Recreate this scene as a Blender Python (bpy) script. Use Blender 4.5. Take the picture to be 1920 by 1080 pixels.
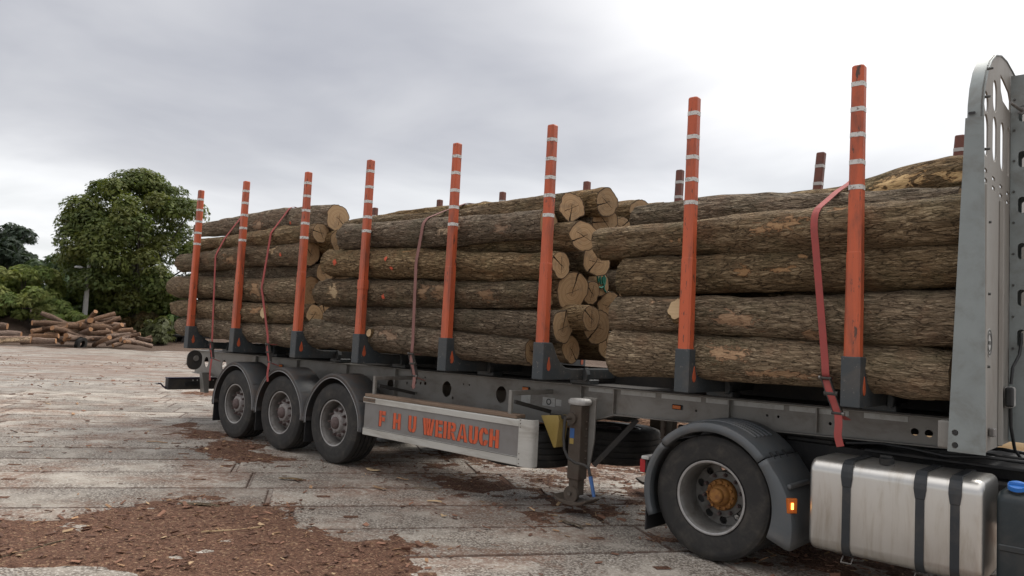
import bpy, bmesh, math, random
import numpy as np
from mathutils import Vector, Matrix, Quaternion

for o in list(bpy.data.objects): bpy.data.objects.remove(o, do_unlink=True)
sc = bpy.context.scene
COL = sc.collection
R = math.radians

# ------------------------------------------------------------------ camera
FPX = 1394.4; YAW = R(131.742); PITCH = R(3.805); ROLL = R(2.963)
CAM = np.array([9.637, -7.129, 1.781])
_f = np.array([math.cos(PITCH)*math.cos(YAW), math.cos(PITCH)*math.sin(YAW), math.sin(PITCH)])
_r = np.array([math.sin(YAW), -math.cos(YAW), 0.0]); _u = np.cross(_r, _f)
CR = math.cos(ROLL)*_r + math.sin(ROLL)*_u; CU = -math.sin(ROLL)*_r + math.cos(ROLL)*_u; CF = _f
cd = bpy.data.cameras.new('camera'); cam = bpy.data.objects.new('camera', cd); COL.objects.link(cam)
cd.sensor_width = 36.0; cd.sensor_fit = 'HORIZONTAL'; cd.lens = 36.0*FPX/1920.0
cd.clip_start = 0.05; cd.clip_end = 3000
cam.matrix_world = Matrix(((CR[0], CU[0], -CF[0], CAM[0]), (CR[1], CU[1], -CF[1], CAM[1]), (CR[2], CU[2], -CF[2], CAM[2]), (0, 0, 0, 1)))
sc.camera = cam

def ray(px, py): return CF + CR*(px-960)/FPX + CU*(540-py)/FPX
def aty(px, py, Y): d = ray(px, py); return Vector(CAM + d*((Y-CAM[1])/d[1]))
def atx(px, py, X): d = ray(px, py); return Vector(CAM + d*((X-CAM[0])/d[0]))
def atz(px, py, Z=0.0): d = ray(px, py); return Vector(CAM + d*((Z-CAM[2])/d[2]))
def atd(px, py, D):            # point of the pixel's ray at horizontal distance D from the camera
    d = ray(px, py); return Vector(CAM + d*(D/math.hypot(d[0], d[1])))
def proj(P):
    d = np.asarray(P, float)-CAM; k = d@CF
    return np.stack([960+FPX*(d@CR)/k, 540-FPX*(d@CU)/k], -1), k

# ------------------------------------------------------------------ world and sun
SUN_AZ = R(88); SUN_EL = R(52)
sun_dir = Vector((math.cos(SUN_EL)*math.cos(SUN_AZ), math.cos(SUN_EL)*math.sin(SUN_AZ), math.sin(SUN_EL)))
world = bpy.data.worlds.new('World'); sc.world = world; world.use_nodes = True
nt = world.node_tree; nt.nodes.clear(); N = nt.nodes; Lk = nt.links
def wmath(op, a, b=None, c=None, clamp=False):
    n = N.new('ShaderNodeMath'); n.operation = op; n.use_clamp = clamp
    for i, v in enumerate((a, b, c)):
        if v is None: continue
        if isinstance(v, (int, float)): n.inputs[i].default_value = v
        else: Lk.new(v, n.inputs[i])
    return n.outputs[0]
def wsmooth(v, a, b):
    n = N.new('ShaderNodeMapRange'); n.interpolation_type = 'SMOOTHSTEP'
    Lk.new(v, n.inputs[0]); n.inputs[1].default_value = a; n.inputs[2].default_value = b
    return n.outputs[0]
def wmix(f, a, b):
    n = N.new('ShaderNodeMix'); n.data_type = 'RGBA'
    if isinstance(f, float): n.inputs[0].default_value = f
    else: Lk.new(f, n.inputs[0])
    for i, v in ((6, a), (7, b)):
        if isinstance(v, tuple): n.inputs[i].default_value = (*v, 1)
        else: Lk.new(v, n.inputs[i])
    return n.outputs[2]
tc = N.new('ShaderNodeTexCoord'); sep = N.new('ShaderNodeSeparateXYZ'); Lk.new(tc.outputs['Generated'], sep.inputs[0])
el = wmath('MULTIPLY', wmath('ARCSINE', sep.outputs[2]), 57.2958)
zz = wmath('ADD', wmath('MAXIMUM', sep.outputs[2], 0.0), 0.13)
cmb = N.new('ShaderNodeCombineXYZ'); Lk.new(wmath('DIVIDE', sep.outputs[0], zz), cmb.inputs[0]); Lk.new(wmath('DIVIDE', sep.outputs[1], zz), cmb.inputs[1])
def wnoise(scale, detail, rough, off):
    mp = N.new('ShaderNodeMapping'); Lk.new(cmb.outputs[0], mp.inputs[0]); mp.inputs['Location'].default_value = off
    n = N.new('ShaderNodeTexNoise'); Lk.new(mp.outputs[0], n.inputs[0]); n.inputs['Scale'].default_value = scale
    n.inputs['Detail'].default_value = detail; n.inputs['Roughness'].default_value = rough; n.inputs['Distortion'].default_value = 0.35
    return n.outputs[0]
n1 = wnoise(0.42, 6, .52, (3.1, 1.7, 0)); n2 = wnoise(1.1, 5, .5, (7.3, 4.1, 2)); n3 = wnoise(.9, 4, .5, (1.3, 9.1, 5))
dp = N.new('ShaderNodeVectorMath'); dp.operation = 'DOT_PRODUCT'; Lk.new(tc.outputs['Generated'], dp.inputs[0]); dp.inputs[1].default_value = sun_dir
ang = wmath('MULTIPLY', wmath('ARCCOSINE', dp.outputs['Value']), 57.2958)
elw = wmath('ADD', el, wmath('MULTIPLY', wmath('SUBTRACT', n1, .5), 22.0))
elw = wmath('ADD', elw, wmath('MULTIPLY', wmath('SUBTRACT', n2, .5), 7.0))
bank = wsmooth(elw, 7.5, 14.5)                                       # the grey bank starts above a bright strip over the horizon
angw = wmath('ADD', ang, wmath('MULTIPLY', wmath('SUBTRACT', n3, .5), 26.0))
bright = wsmooth(angw, 49.0, 28.0)                                  # thin bright cloud round the hidden sun
grey = wmix(wsmooth(n2, .3, .72), (.268, .272, .300), (.385, .386, .402))
grey = wmix(wsmooth(el, 28.0, 60.0), grey, (1.02, 1.0, .99))          # thinner cloud overhead, as under any overcast
low = wmix(wsmooth(n2, .35, .7), (.50, .505, .512), (.63, .63, .635))
sky_c = wmix(bank, low, grey)
sky_c = wmix(bright, sky_c, (.80, .79, .78))
nish = N.new('ShaderNodeTexSky'); nish.sky_type = 'NISHITA'; nish.sun_disc = False
nish.sun_elevation = SUN_EL; nish.sun_rotation = R(90) - SUN_AZ
vs = N.new('ShaderNodeVectorMath'); vs.operation = 'SCALE'; Lk.new(nish.outputs[0], vs.inputs[0]); vs.inputs['Scale'].default_value = 0.08
col = wmix(.93, vs.outputs[0], sky_c)
bg = N.new('ShaderNodeBackground'); Lk.new(col, bg.inputs[0]); bg.inputs[1].default_value = 1.0
wo = N.new('ShaderNodeOutputWorld'); Lk.new(bg.outputs[0], wo.inputs[0])

sl = bpy.data.lights.new('sun', 'SUN'); sl.energy = 1.5; sl.angle = R(28); sl.color = (1, .96, .9)
so = bpy.data.objects.new('sun', sl); COL.objects.link(so); so.rotation_euler = (-sun_dir).to_track_quat('-Z', 'Y').to_euler(); so.location = (0, 0, 30)

sc.view_settings.view_transform = 'Standard'; sc.view_settings.look = 'None'
sc.view_settings.exposure = 0.82; sc.view_settings.gamma = 1.0; sc.view_settings.use_curve_mapping = False
sc.render.engine = 'CYCLES'
sc.cycles.max_bounces = 5; sc.cycles.diffuse_bounces = 3; sc.cycles.glossy_bounces = 3; sc.cycles.transmission_bounces = 3

# ------------------------------------------------------------------ numpy noise
def _hash(ix, iy, seed):
    n = (ix.astype(np.int64)*374761393 + iy.astype(np.int64)*668265263 + seed*1442695041) & 0x7fffffff
    n = ((n ^ (n >> 13))*1274126177) & 0x7fffffff
    n = (n ^ (n >> 16)) & 0x7fffffff
    return n/float(0x7fffffff)
def vnoise(x, y, seed=0, px=None):
    ix = np.floor(x); iy = np.floor(y); fx = x-ix; fy = y-iy
    fx = fx*fx*(3-2*fx); fy = fy*fy*(3-2*fy)
    a = ix.astype(np.int64); b = a+1; c = iy.astype(np.int64)
    if px: a = a % px; b = b % px
    return (_hash(a, c, seed)*(1-fx)+_hash(b, c, seed)*fx)*(1-fy) + (_hash(a, c+1, seed)*(1-fx)+_hash(b, c+1, seed)*fx)*fy
def fbm(x, y, seed=0, oct=4):
    s = 0; a = .5; 
    for i in range(oct): s = s + a*vnoise(x*2**i, y*2**i, seed+i*17); a *= .5
    return s/(1-.5**oct)

# ------------------------------------------------------------------ materials
class NT:
    def __init__(s, name):
        s.m = bpy.data.materials.new(name); s.m.use_nodes = True; s.t = s.m.node_tree; s.t.nodes.clear()
        s.out = s.n('ShaderNodeOutputMaterial')
    def n(s, kind, **kw):
        n = s.t.nodes.new(kind)
        for k, v in kw.items(): setattr(n, k, v)
        return n
    def set(s, sock, v):
        if v is None: return
        if isinstance(v, (int, float)): sock.default_value = v
        elif isinstance(v, tuple): sock.default_value = (*v, 1) if (len(v) == 3 and sock.type == 'RGBA') else v
        else: s.t.links.new(v, sock)
    def math(s, op, a, b=None, c=None, clamp=False):
        n = s.n('ShaderNodeMath', operation=op, use_clamp=clamp)
        for i, v in enumerate((a, b, c)): s.set(n.inputs[i], v)
        return n.outputs[0]
    def mix(s, f, a, b, mode='MIX'):
        n = s.n('ShaderNodeMix', data_type='RGBA', blend_type=mode); s.set(n.inputs[0], f); s.set(n.inputs[6], a); s.set(n.inputs[7], b); return n.outputs[2]
    def smooth(s, v, a, b, lo=0., hi=1.):
        n = s.n('ShaderNodeMapRange', interpolation_type='SMOOTHSTEP'); s.set(n.inputs[0], v); s.set(n.inputs[1], a); s.set(n.inputs[2], b); s.set(n.inputs[3], lo); s.set(n.inputs[4], hi); return n.outputs[0]
    def noise(s, vec, scale, detail=4, rough=.55, dist=0.):
        n = s.n('ShaderNodeTexNoise'); s.set(n.inputs['Vector'], vec); s.set(n.inputs['Scale'], scale); s.set(n.inputs['Detail'], detail); s.set(n.inputs['Roughness'], rough); s.set(n.inputs['Distortion'], dist); return n.outputs[0]
    def vor(s, vec, scale, feature='F1', rnd=1., out=0):
        n = s.n('ShaderNodeTexVoronoi', feature=feature); s.set(n.inputs['Vector'], vec); s.set(n.inputs['Scale'], scale); s.set(n.inputs['Randomness'], rnd); return n.outputs[out]
    def mapping(s, vec, scale=(1, 1, 1), loc=(0, 0, 0), rot=(0, 0, 0)):
        n = s.n('ShaderNodeMapping'); s.set(n.inputs[0], vec); n.inputs['Scale'].default_value = scale; n.inputs['Rotation'].default_value = rot
        if isinstance(loc, tuple): n.inputs['Location'].default_value = loc
        else: s.set(n.inputs['Location'], loc)
        return n.outputs[0]
    def coord(s, kind='Object'):
        return s.n('ShaderNodeTexCoord').outputs[kind]
    def pos(s): return s.n('ShaderNodeNewGeometry').outputs['Position']
    def rnd(s): return s.n('ShaderNodeObjectInfo').outputs['Random']
    def bump(s, h, strength=.5, dist=.01, normal=None):
        n = s.n('ShaderNodeBump'); s.set(n.inputs['Height'], h); n.inputs['Strength'].default_value = strength; n.inputs['Distance'].default_value = dist
        if normal is not None: s.set(n.inputs['Normal'], normal)
        return n.outputs[0]
    def done(s, col, rough=.6, metal=0., normal=None, spec=None, emit=None, es=0.):
        b = s.n('ShaderNodeBsdfPrincipled'); s.set(b.inputs['Base Color'], col); s.set(b.inputs['Roughness'], rough); s.set(b.inputs['Metallic'], metal)
        if normal is not None: s.set(b.inputs['Normal'], normal)
        if spec is not None: s.set(b.inputs['Specular IOR Level'], spec)
        if emit: s.set(b.inputs['Emission Color'], emit); s.set(b.inputs['Emission Strength'], es)
        s.t.links.new(b.outputs[0], s.out.inputs[0]); s.b = b
        return s.m

M = {}
def paint(name, c, rough=.5, metal=0., var=.25, vs=3., dirt=None, dirt_amt=.5, ds=4., bump=.15, bs=60., stretch=(1, 1, 1), spec=None, chip=None):
    t = NT(name); v = t.mapping(t.coord(), stretch)
    n = t.noise(v, vs, 5, .6); f = t.noise(v, bs, 3, .6)
    c2 = tuple(x*(1-var) for x in c); c3 = tuple(min(1, x*(1+var)) for x in c)
    colr = t.mix(n, c2, c3)
    if dirt:
        d = t.noise(v, ds, 8, .68, .4); colr = t.mix(t.math('MULTIPLY', t.smooth(d, .42, .72), dirt_amt), colr, dirt)
    if chip:
        d = t.noise(v, 26, 6, .7); colr = t.mix(t.smooth(d, .60, .65), colr, chip)
    r = t.math('ADD', t.math('MULTIPLY', t.math('SUBTRACT', n, .5), .3), rough)
    M[name] = t.done(colr, r, metal, t.bump(f, bump, .004), spec)
    return M[name]
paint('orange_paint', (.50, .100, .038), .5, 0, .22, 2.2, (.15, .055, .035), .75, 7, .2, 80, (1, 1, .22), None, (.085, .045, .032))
paint('dark_orange', (.17, .055, .035), .6, 0, .3, 3, (.06, .045, .04), .8, 5, .2)  # darker orange for the far-side stakes
paint('bolster_grey', (.040, .048, .053), .55, 0, .25, 3, (.10, .085, .07), .5, 5, .15, 60, (1, 1, 1), None, (.13, .12, .11))
paint('chassis_grey', (.225, .215, .195), .5, 0, .15, 1.6, (.125, .10, .08), .75, 2.4, .08, 60, (1, 1, 1.6))
paint('chassis_dark', (.035, .033, .031), .7, 0, .3, 3, (.09, .07, .05), .5, 4)
paint('galvanised', (.24, .265, .262), .55, .3, .25, 3.2, (.15, .145, .13), .7, 4, .06, 30)
paint('panel_alu', (.255, .24, .215), .6, .15, .12, 2.0, (.17, .14, .115), .6, 2.2, .06, 60, (1, 1, .5))
paint('guard_white', (.50, .49, .45), .45, .15, .1, 3, (.27, .24, .20), .7, 3, .06, 60, (.4, 1, 3))
paint('guard_panel', (.205, .195, .185), .5, 0, .1, 2, (.13, .11, .095), .6, 3, .05)
paint('letter_orange', (.62, .10, .03), .5, 0, .2, 6, (.20, .07, .04), .5, 9, .05)
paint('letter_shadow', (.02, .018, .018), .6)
paint('rubber', (.019, .018, .017), .75, 0, .35, 4, (.075, .064, .052), .6, 5, .2, 120)
paint('rubber_flap', (.014, .014, .015), .6, 0, .3, 4, (.06, .05, .045), .4, 5)
paint('guard_plastic', (.062, .064, .066), .48, 0, .25, 3, (.12, .075, .048), .62, 3.2, .1, 90)
paint('trim_light', (.30, .30, .30), .5, 0, .3, 9)
paint('fender_plastic', (.080, .088, .094), .48, 0, .15, 3, (.14, .125, .11), .5, 3, .1, 140)
paint('rim_trailer', (.15, .14, .13), .6, .1, .3, 6, (.06, .045, .036), .8, 8, .2)
paint('hub_flange', (.27, .25, .24), .6, .1, .25, 8, (.12, .09, .08), .7, 12, .2)
paint('rim_edge', (.36, .35, .34), .45, .5, .2, 6, (.15, .12, .1), .5, 8)
paint('rim_drive', (.15, .145, .135), .5, .3, .25, 4, (.065, .055, .045), .8, 6, .12)
paint('hub_rust', (.30, .135, .03), .75, 0, .4, 9, (.13, .045, .018), .9, 12, .5, 40)
paint('hub_brown', (.11, .075, .07), .7, 0, .3, 9, (.05, .035, .03), .8, 12, .4, 40)
paint('bolt', (.14, .12, .10), .6, .4, .4, 10)
paint('leg_rust', (.095, .075, .058), .75, 0, .35, 6, (.065, .040, .026), .8, 5, .35, 50)
paint('dirty_white', (.48, .47, .45), .6, 0, .15, 6, (.25, .22, .19), .6, 9)
paint('yellow', (.42, .30, .09), .5, 0, .2, 5, (.3, .2, .06), .6, 6)
paint('blue_plastic', (.05, .13, .33), .45, 0, .2, 6)
paint('cap_blue', (.02, .15, .50), .35, 0, .15, 6)
paint('black_plastic', (.012, .013, .014), .5, 0, .3, 4, (.05, .045, .04), .4, 6)
paint('tank_plastic', (.014, .022, .026), .42, 0, .2, 3, (.06, .055, .05), .45, 4)
paint('strap_rubber', (.022, .026, .030), .55, 0, .2, 5, (.08, .07, .06), .4, 6)
paint('black_frame', (.012, .012, .013), .6, 0, .4, 4, (.06, .05, .04), .5, 5)
paint('steel', (.22, .21, .20), .45, .6, .3, 9, (.1, .07, .05), .6, 9)
paint('strap_red', (.33, .062, .055), .8, 0, .2, 5, (.17, .06, .05), .6, 5, .3, 200)
paint('strap_faded', (.24, .115, .10), .85, 0, .2, 5, (.16, .085, .07), .6, 5, .3, 200)
paint('plank', (.21, .145, .10), .8, 0, .35, 4, (.11, .075, .05), .8, 5, .5, 50, (.3, 3, 3))
paint('sticker', (.42, .42, .40), .5, 0, .15, 12, (.25, .23, .2), .6, 14)
paint('emblem_dark', (.07, .07, .065), .6)
paint('green_paint', (.03, .22, .16), .7)
paint('pink_paint', (.60, .10, .045), .7, 0, .2, 9)
paint('concrete_pole', (.45, .44, .41), .85, 0, .2, 3, None, 0, 4, .3)
paint('purple_dark', (.03, .022, .05), .45)
def lamp(name, c, e, es):
    t = NT(name); M[name] = t.done(c, .25, 0, None, None, e, es); return M[name]
lamp('lamp_orange', (.50, .12, .015), None, 0); lamp('lamp_red', (.40, .025, .03), None, 0)
lamp('lamp_lit', (.6, .3, .05), (1, .50, .08), 2.6)
M['white_refl'] = None
t = NT('white_refl'); v = t.mapping(t.coord(), (1, 1, 1)); n = t.noise(v, 45, 5, .7)
M['white_refl'] = t.done(t.mix(t.smooth(n, .50, .66), (.62, .61, .58), (.16, .12, .10)), .5)
# brushed aluminium of the fuel tank
t = NT('tank_alu'); v = t.coord(); a = t.noise(t.mapping(v, (60, 2, 2)), 3, 5, .6); b = t.noise(v, 2.2, 5, .6); c = t.noise(t.mapping(v, (5, 1, .7)), 2.4, 7, .66, .5)
colr = t.mix(b, (.50, .485, .455), (.66, .645, .61)); colr = t.mix(t.math('MULTIPLY', t.smooth(c, .45, .75), .6), colr, (.34, .29, .22))
M['tank_alu'] = t.done(colr, t.math('ADD', t.math('MULTIPLY', a, .14), .27), .85, t.bump(a, .05, .002))
# galvanised spangle over the cheek of the headboard is in 'galvanised'
# bark ------------------------------------------------------------
def bark(name, dark, mid, light, moss=.35, vscale=1.0):
    t = NT(name); rn = t.rnd(); v = t.coord()
    off = t.n('ShaderNodeCombineXYZ'); t.set(off.inputs[0], t.math('MULTIPLY', rn, 37.)); t.set(off.inputs[1], t.math('MULTIPLY', rn, 11.))
    w = t.mapping(v, (1, 1, 1), off.outputs[0])
    vm = t.mapping(w, (.30, 1, 1))
    wob = t.n('ShaderNodeTexNoise'); t.set(wob.inputs['Vector'], w); t.set(wob.inputs['Scale'], 9.); t.set(wob.inputs['Detail'], 3.)
    ad = t.n('ShaderNodeVectorMath', operation='MULTIPLY_ADD'); t.set(ad.inputs[0], wob.outputs['Color']); ad.inputs[1].default_value = (.05, .05, .05); t.set(ad.inputs[2], vm)
    st = t.mapping(ad.outputs[0], (.62, 1, 1))
    e1 = t.vor(st, 33.*vscale, 'DISTANCE_TO_EDGE'); e2 = t.vor(st, 70.*vscale, 'DISTANCE_TO_EDGE')
    fib = t.noise(t.mapping(w, (.16, 1, 1)), 60, 6, .68, .5)
    rdg = t.math('ABSOLUTE', t.math('SUBTRACT', t.noise(t.mapping(w, (.20, 1, 1)), 24*vscale, 4, .6, .8), .5))
    h = t.math('ADD', t.math('MULTIPLY', t.smooth(rdg, 0., .08), .36), t.math('MULTIPLY', t.smooth(e1, 0., .13), .30)); h = t.math('ADD', h, t.math('MULTIPLY', t.smooth(e2, 0., .18), .12)); h = t.math('ADD', h, t.math('MULTIPLY', fib, .40))
    big = t.noise(w, 2.1, 5, .6); med = t.noise(w, 8., 5, .62)
    colr = t.mix(t.smooth(h, .20, .72), dark, mid); colr = t.mix(t.math('MULTIPLY', t.smooth(h, .70, 1.05), t.smooth(med, .35, .65)), colr, light)
    colr = t.mix(t.math('MULTIPLY', t.smooth(big, .46, .68), moss), colr, (.135, .125, .066))
    colr = t.mix(t.math('MULTIPLY', t.smooth(t.noise(w, 3.3, 5, .6), .52, .72), .5), colr, (.26, .155, .088))
    # torn bark: small pale scrapes
    sc_ = t.noise(t.mapping(w, (.42, 1, 1), (5.2, 1.1, 3.3)), 5.2, 5, .62, .6)
    msk = t.smooth(sc_, .675, .70)
    colr = t.mix(msk, colr, t.mix(t.noise(t.mapping(w, (.1, 1, 1)), 60, 4, .6), (.26, .15, .08), (.42, .27, .15)))
    at = t.n('ShaderNodeAttribute'); at.attribute_name = 'bare'; a2 = t.n('ShaderNodeAttribute'); a2.attribute_name = 'pale'
    rag = t.math('ADD', t.math('MULTIPLY', t.math('SUBTRACT', t.noise(t.mapping(w, (.45, 1, 1)), 20, 6, .72, .8), .5), 4.2), at.outputs['Fac'])
    bm_ = t.math('MULTIPLY', t.smooth(rag, .44, .52), t.smooth(at.outputs['Fac'], .03, .10))
    gr = t.noise(t.mapping(w, (.10, 1, 1)), 60, 5, .65)
    wd_ = t.mix(a2.outputs['Fac'], t.mix(gr, (.23, .135, .072), (.40, .26, .145)), t.mix(gr, (.44, .30, .155), (.64, .49, .30)))
    wd_ = t.mix(t.math('MULTIPLY', t.smooth(rag, .95, .50), .65), wd_, (.17, .085, .045))
    colr = t.mix(bm_, colr, wd_); msk = t.math('MAXIMUM', msk, bm_)
    hv = t.n('ShaderNodeHueSaturation'); t.set(hv.inputs['Color'], colr); t.set(hv.inputs['Value'], t.math('ADD', t.math('MULTIPLY', rn, .55), .75)); t.set(hv.inputs['Saturation'], t.math('ADD', t.math('MULTIPLY', t.math('FRACT', t.math('MULTIPLY', rn, 7.3)), .5), .75))
    hh = t.math('MULTIPLY', h, t.math('SUBTRACT', 1., t.math('MULTIPLY', msk, .8)))
    M[name] = t.done(hv.outputs[0], .9, 0, t.bump(hh, 1.0, .034), .2)
bark('bark', (.044, .029, .018), (.215, .153, .092), (.39, .30, .192))
bark('bark_pile', (.07, .044, .031), (.24, .150, .102), (.39, .27, .19), .1, .8)
def woodface(name, c1, c2, c3, crack=1.):
    t = NT(name); v = t.coord(); rn = t.rnd()
    vr = t.n('ShaderNodeVectorRotate', rotation_type='X_AXIS'); t.set(vr.inputs['Vector'], v); t.set(vr.inputs['Angle'], t.math('MULTIPLY', rn, 6.283))
    sp = t.n('ShaderNodeSeparateXYZ'); t.set(sp.inputs[0], vr.outputs[0]); y, z = sp.outputs[1], sp.outputs[2]
    nz = t.noise(vr.outputs[0], 7, 4, .6)
    yy = t.math('ADD', y, t.math('MULTIPLY', t.math('SUBTRACT', rn, .5), .05))
    rr = t.math('SQRT', t.math('ADD', t.math('MULTIPLY', yy, yy), t.math('MULTIPLY', z, z)))
    rw = t.math('ADD', rr, t.math('MULTIPLY', nz, .035))
    ring = t.math('SINE', t.math('MULTIPLY', rw, 300.)); ring2 = t.math('SINE', t.math('MULTIPLY', rw, 125.))
    big = t.noise(vr.outputs[0], 5, 5, .6)
    colr = t.mix(big, c1, c2); colr = t.mix(t.math('MULTIPLY', t.smooth(ring, -.2, 1.), .32), colr, c3); colr = t.mix(t.math('MULTIPLY', t.smooth(ring2, 0., 1.), .30), colr, c3)
    colr = t.mix(t.math('MULTIPLY', t.smooth(rr, .075, .02), .35), colr, c3)
    saw = t.noise(t.mapping(vr.outputs[0], (1, 1, 22)), 9, 4, .6)
    colr = t.mix(t.math('MULTIPLY', t.smooth(saw, .45, .7), .3), colr, c3)
    # one or two radial drying cracks
    wig = t.math('MULTIPLY', t.math('SUBTRACT', t.noise(vr.outputs[0], 14, 3, .6), .5), .03)
    ck = t.math('ABSOLUTE', t.math('ADD', z, wig)); wd = t.math('ADD', t.math('MULTIPLY', yy, .038), .0035)
    c_a = t.math('MULTIPLY', t.math('LESS_THAN', ck, wd), t.math('GREATER_THAN', yy, -.045))
    ck2 = t.math('ABSOLUTE', t.math('ADD', t.math('ADD', t.math('MULTIPLY', z, .6), t.math('MULTIPLY', yy, .8)), wig))
    c_b = t.math('MULTIPLY', t.math('LESS_THAN', ck2, .0022), t.math('LESS_THAN', rr, .09))
    cr = t.math('MULTIPLY', t.math('MAXIMUM', c_a, c_b), crack)
    colr = t.mix(t.math('MULTIPLY', t.smooth(t.noise(vr.outputs[0], 11, 5, .65), .50, .68), .35), colr, (.16, .12, .085))
    ra = t.n('ShaderNodeAttribute'); ra.attribute_name = 'rad'; rim = t.smooth(t.math('ADD', ra.outputs['Fac'], t.math('MULTIPLY', t.math('SUBTRACT', nz, .5), .08)), .925, .955)
    colr = t.mix(rim, colr, (.085, .055, .034))
    colr = t.mix(cr, colr, (.03, .018, .01))
    hv = t.n('ShaderNodeHueSaturation'); t.set(hv.inputs['Color'], colr); t.set(hv.inputs['Value'], t.math('ADD', t.math('MULTIPLY', t.math('FRACT', t.math('MULTIPLY', rn, 13.7)), .4), .75))
    hgt = t.math('SUBTRACT', t.math('MULTIPLY', saw, .3), cr)
    M[name] = t.done(hv.outputs[0], .8, 0, t.bump(hgt, .6, .008), .25)
woodface('cut_wood', (.40, .265, .145), (.52, .36, .205), (.27, .155, .072))
woodface('cut_pile', (.38, .20, .10), (.46, .26, .14), (.26, .12, .055), 0.)
t = NT('bare_wood'); v = t.coord(); a = t.noise(t.mapping(v, (.08, 1, 1)), 55, 5, .65); b = t.noise(v, 9, 5, .65)
colr = t.mix(a, (.24, .145, .078), (.40, .265, .145)); colr = t.mix(t.math('MULTIPLY', t.smooth(b, .42, .62), .8), colr, (.15, .085, .048))
M['bare_wood'] = t.done(colr, .8, 0, t.bump(a, .5, .006))
t = NT('pale_wood'); v = t.coord(); a = t.noise(t.mapping(v, (.08, 1, 1)), 50, 5, .65)
M['pale_wood'] = t.done(t.mix(a, (.40, .27, .14), (.60, .45, .27)), .8, 0, t.bump(a, .5, .006))
# ground -----------------------------------------------------------
SA = R(56.0)
def ground_mat(name, joints):
    t = NT(name); p = t.pos()
    q = t.mapping(p, (1, 1, 1), (0, 0, 0), (0, 0, -SA))      # x along the slabs, y across them
    big = t.noise(q, .35, 5, .6); med = t.noise(q, 2.2, 6, .65); fine = t.noise(p, 34, 5, .72); agg = t.vor(p, 46)
    streak = t.noise(t.mapping(q, (.35, 1.5, 1) if joints else (.8, 1.1, 1)), .9, 7, .66, .5)
    colr = t.mix(t.smooth(big, .3, .7), (.31, .275, .232), (.43, .39, .335))
    colr = t.mix(t.math('MULTIPLY', t.smooth(med, .42, .68), .6), colr, (.225, .195, .16))
    peb = t.math('MULTIPLY', t.smooth(agg, .28, .62), t.smooth(t.noise(p, 1.6, 5, .6), .36, .56))
    colr = t.mix(t.math('MULTIPLY', peb, .9), colr, (.085, .066, .052))
    colr = t.mix(t.math('MULTIPLY', t.smooth(fine, .52, .62), .75), colr, (.55, .51, .455))
    colr = t.mix(t.math('MULTIPLY', t.smooth(t.noise(p, 21, 5, .7), .56, .66), .7), colr, (.12, .095, .075))
    # trodden bark dust, lying in streaks and blotches
    d = t.math('ADD', t.math('MULTIPLY', streak, .62), t.math('MULTIPLY', t.noise(q, .16, 4, .6), .38))
    lo, hi = (.455, .56) if joints else (.47, .60)
    dust = t.math('MULTIPLY', t.smooth(d, lo, hi), t.smooth(t.noise(p, 6. if joints else 13., 6, .72), .30 if joints else .40, .56, .35 if joints else .10, 1.))
    colr = t.mix(t.math('MULTIPLY', dust, .88 if joints else .80), colr, t.mix(t.noise(p, 30, 4, .7), (.115, .064, .044), (.225, .130, .088)))
    rough = t.smooth(med, .3, .7, .42 if joints else .55, .62 if joints else .75); rough = t.math('ADD', rough, t.math('MULTIPLY', dust, .25))
    h = t.math('ADD', t.math('MULTIPLY', agg, -.5), t.math('MULTIPLY', fine, .6))
    if joints:
        br = t.n('ShaderNodeTexBrick'); t.set(br.inputs['Vector'], q); br.offset = .5
        for k, vv in (('Scale', 1.), ('Mortar Size', .014), ('Mortar Smooth', .2), ('Brick Width', 3.0), ('Row Height', .88)): br.inputs[k].default_value = vv
        f = br.outputs['Fac']; colr = t.mix(f, colr, (.07, .045, .032))
        pan = t.noise(q, .9, 0); colr = t.mix(t.math('MULTIPLY', pan, .2), colr, (.42, .40, .37)); h = t.math('SUBTRACT', h, f)
    else:
        rn = t.rnd(); hv = t.n('ShaderNodeHueSaturation'); t.set(hv.inputs['Color'], colr); t.set(hv.inputs['Value'], t.math('ADD', t.math('MULTIPLY', rn, .42), .80)); colr = hv.outputs[0]
        lc = t.n('ShaderNodeSeparateXYZ'); t.set(lc.inputs[0], t.coord()); ex = t.math('SUBTRACT', t.math('ABSOLUTE', lc.outputs[0]), 1.475); ey = t.math('SUBTRACT', t.math('ABSOLUTE', lc.outputs[1]), .415)
        edge = t.math('ADD', t.math('MAXIMUM', ex, ey), t.math('MULTIPLY', t.math('SUBTRACT', t.noise(p, 9, 5, .7), .5), .09))
        colr = t.mix(t.math('MULTIPLY', t.smooth(edge, -.016, .014), .85), colr, (.085, .052, .038))
    M[name] = t.done(colr, rough, 0, t.bump(h, .8, .008), .32)
ground_mat('slab', False); ground_mat('yard_far', True)
def mulch(name, a, b, c):
    t = NT(name); p = t.pos(); e = t.vor(t.mapping(p, (1, 1, 1), (0, 0, 0), (.3, .2, .5)), 55, 'F1', 1., 1); d = t.vor(p, 55); n = t.noise(p, 3, 5, .6); f = t.noise(p, 90, 4, .7)
    sp = t.n('ShaderNodeSeparateColor'); t.set(sp.inputs[0], e)
    colr = t.mix(sp.outputs[0], a, b); colr = t.mix(t.math('MULTIPLY', t.smooth(sp.outputs[1], .86, .95), .8), colr, c)
    colr = t.mix(t.math('MULTIPLY', n, .55), colr, tuple(x*.7 for x in a))
    M[name] = t.done(colr, .9, 0, t.bump(t.math('ADD', t.math('MULTIPLY', d, -.8), t.math('MULTIPLY', f, .5)), .9, .02), .2)
mulch('mulch', (.088, .045, .030), (.215, .115, .074), (.38, .25, .155))
mulch('earth', (.085, .055, .040), (.15, .105, .078), (.24, .18, .14))
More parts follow.
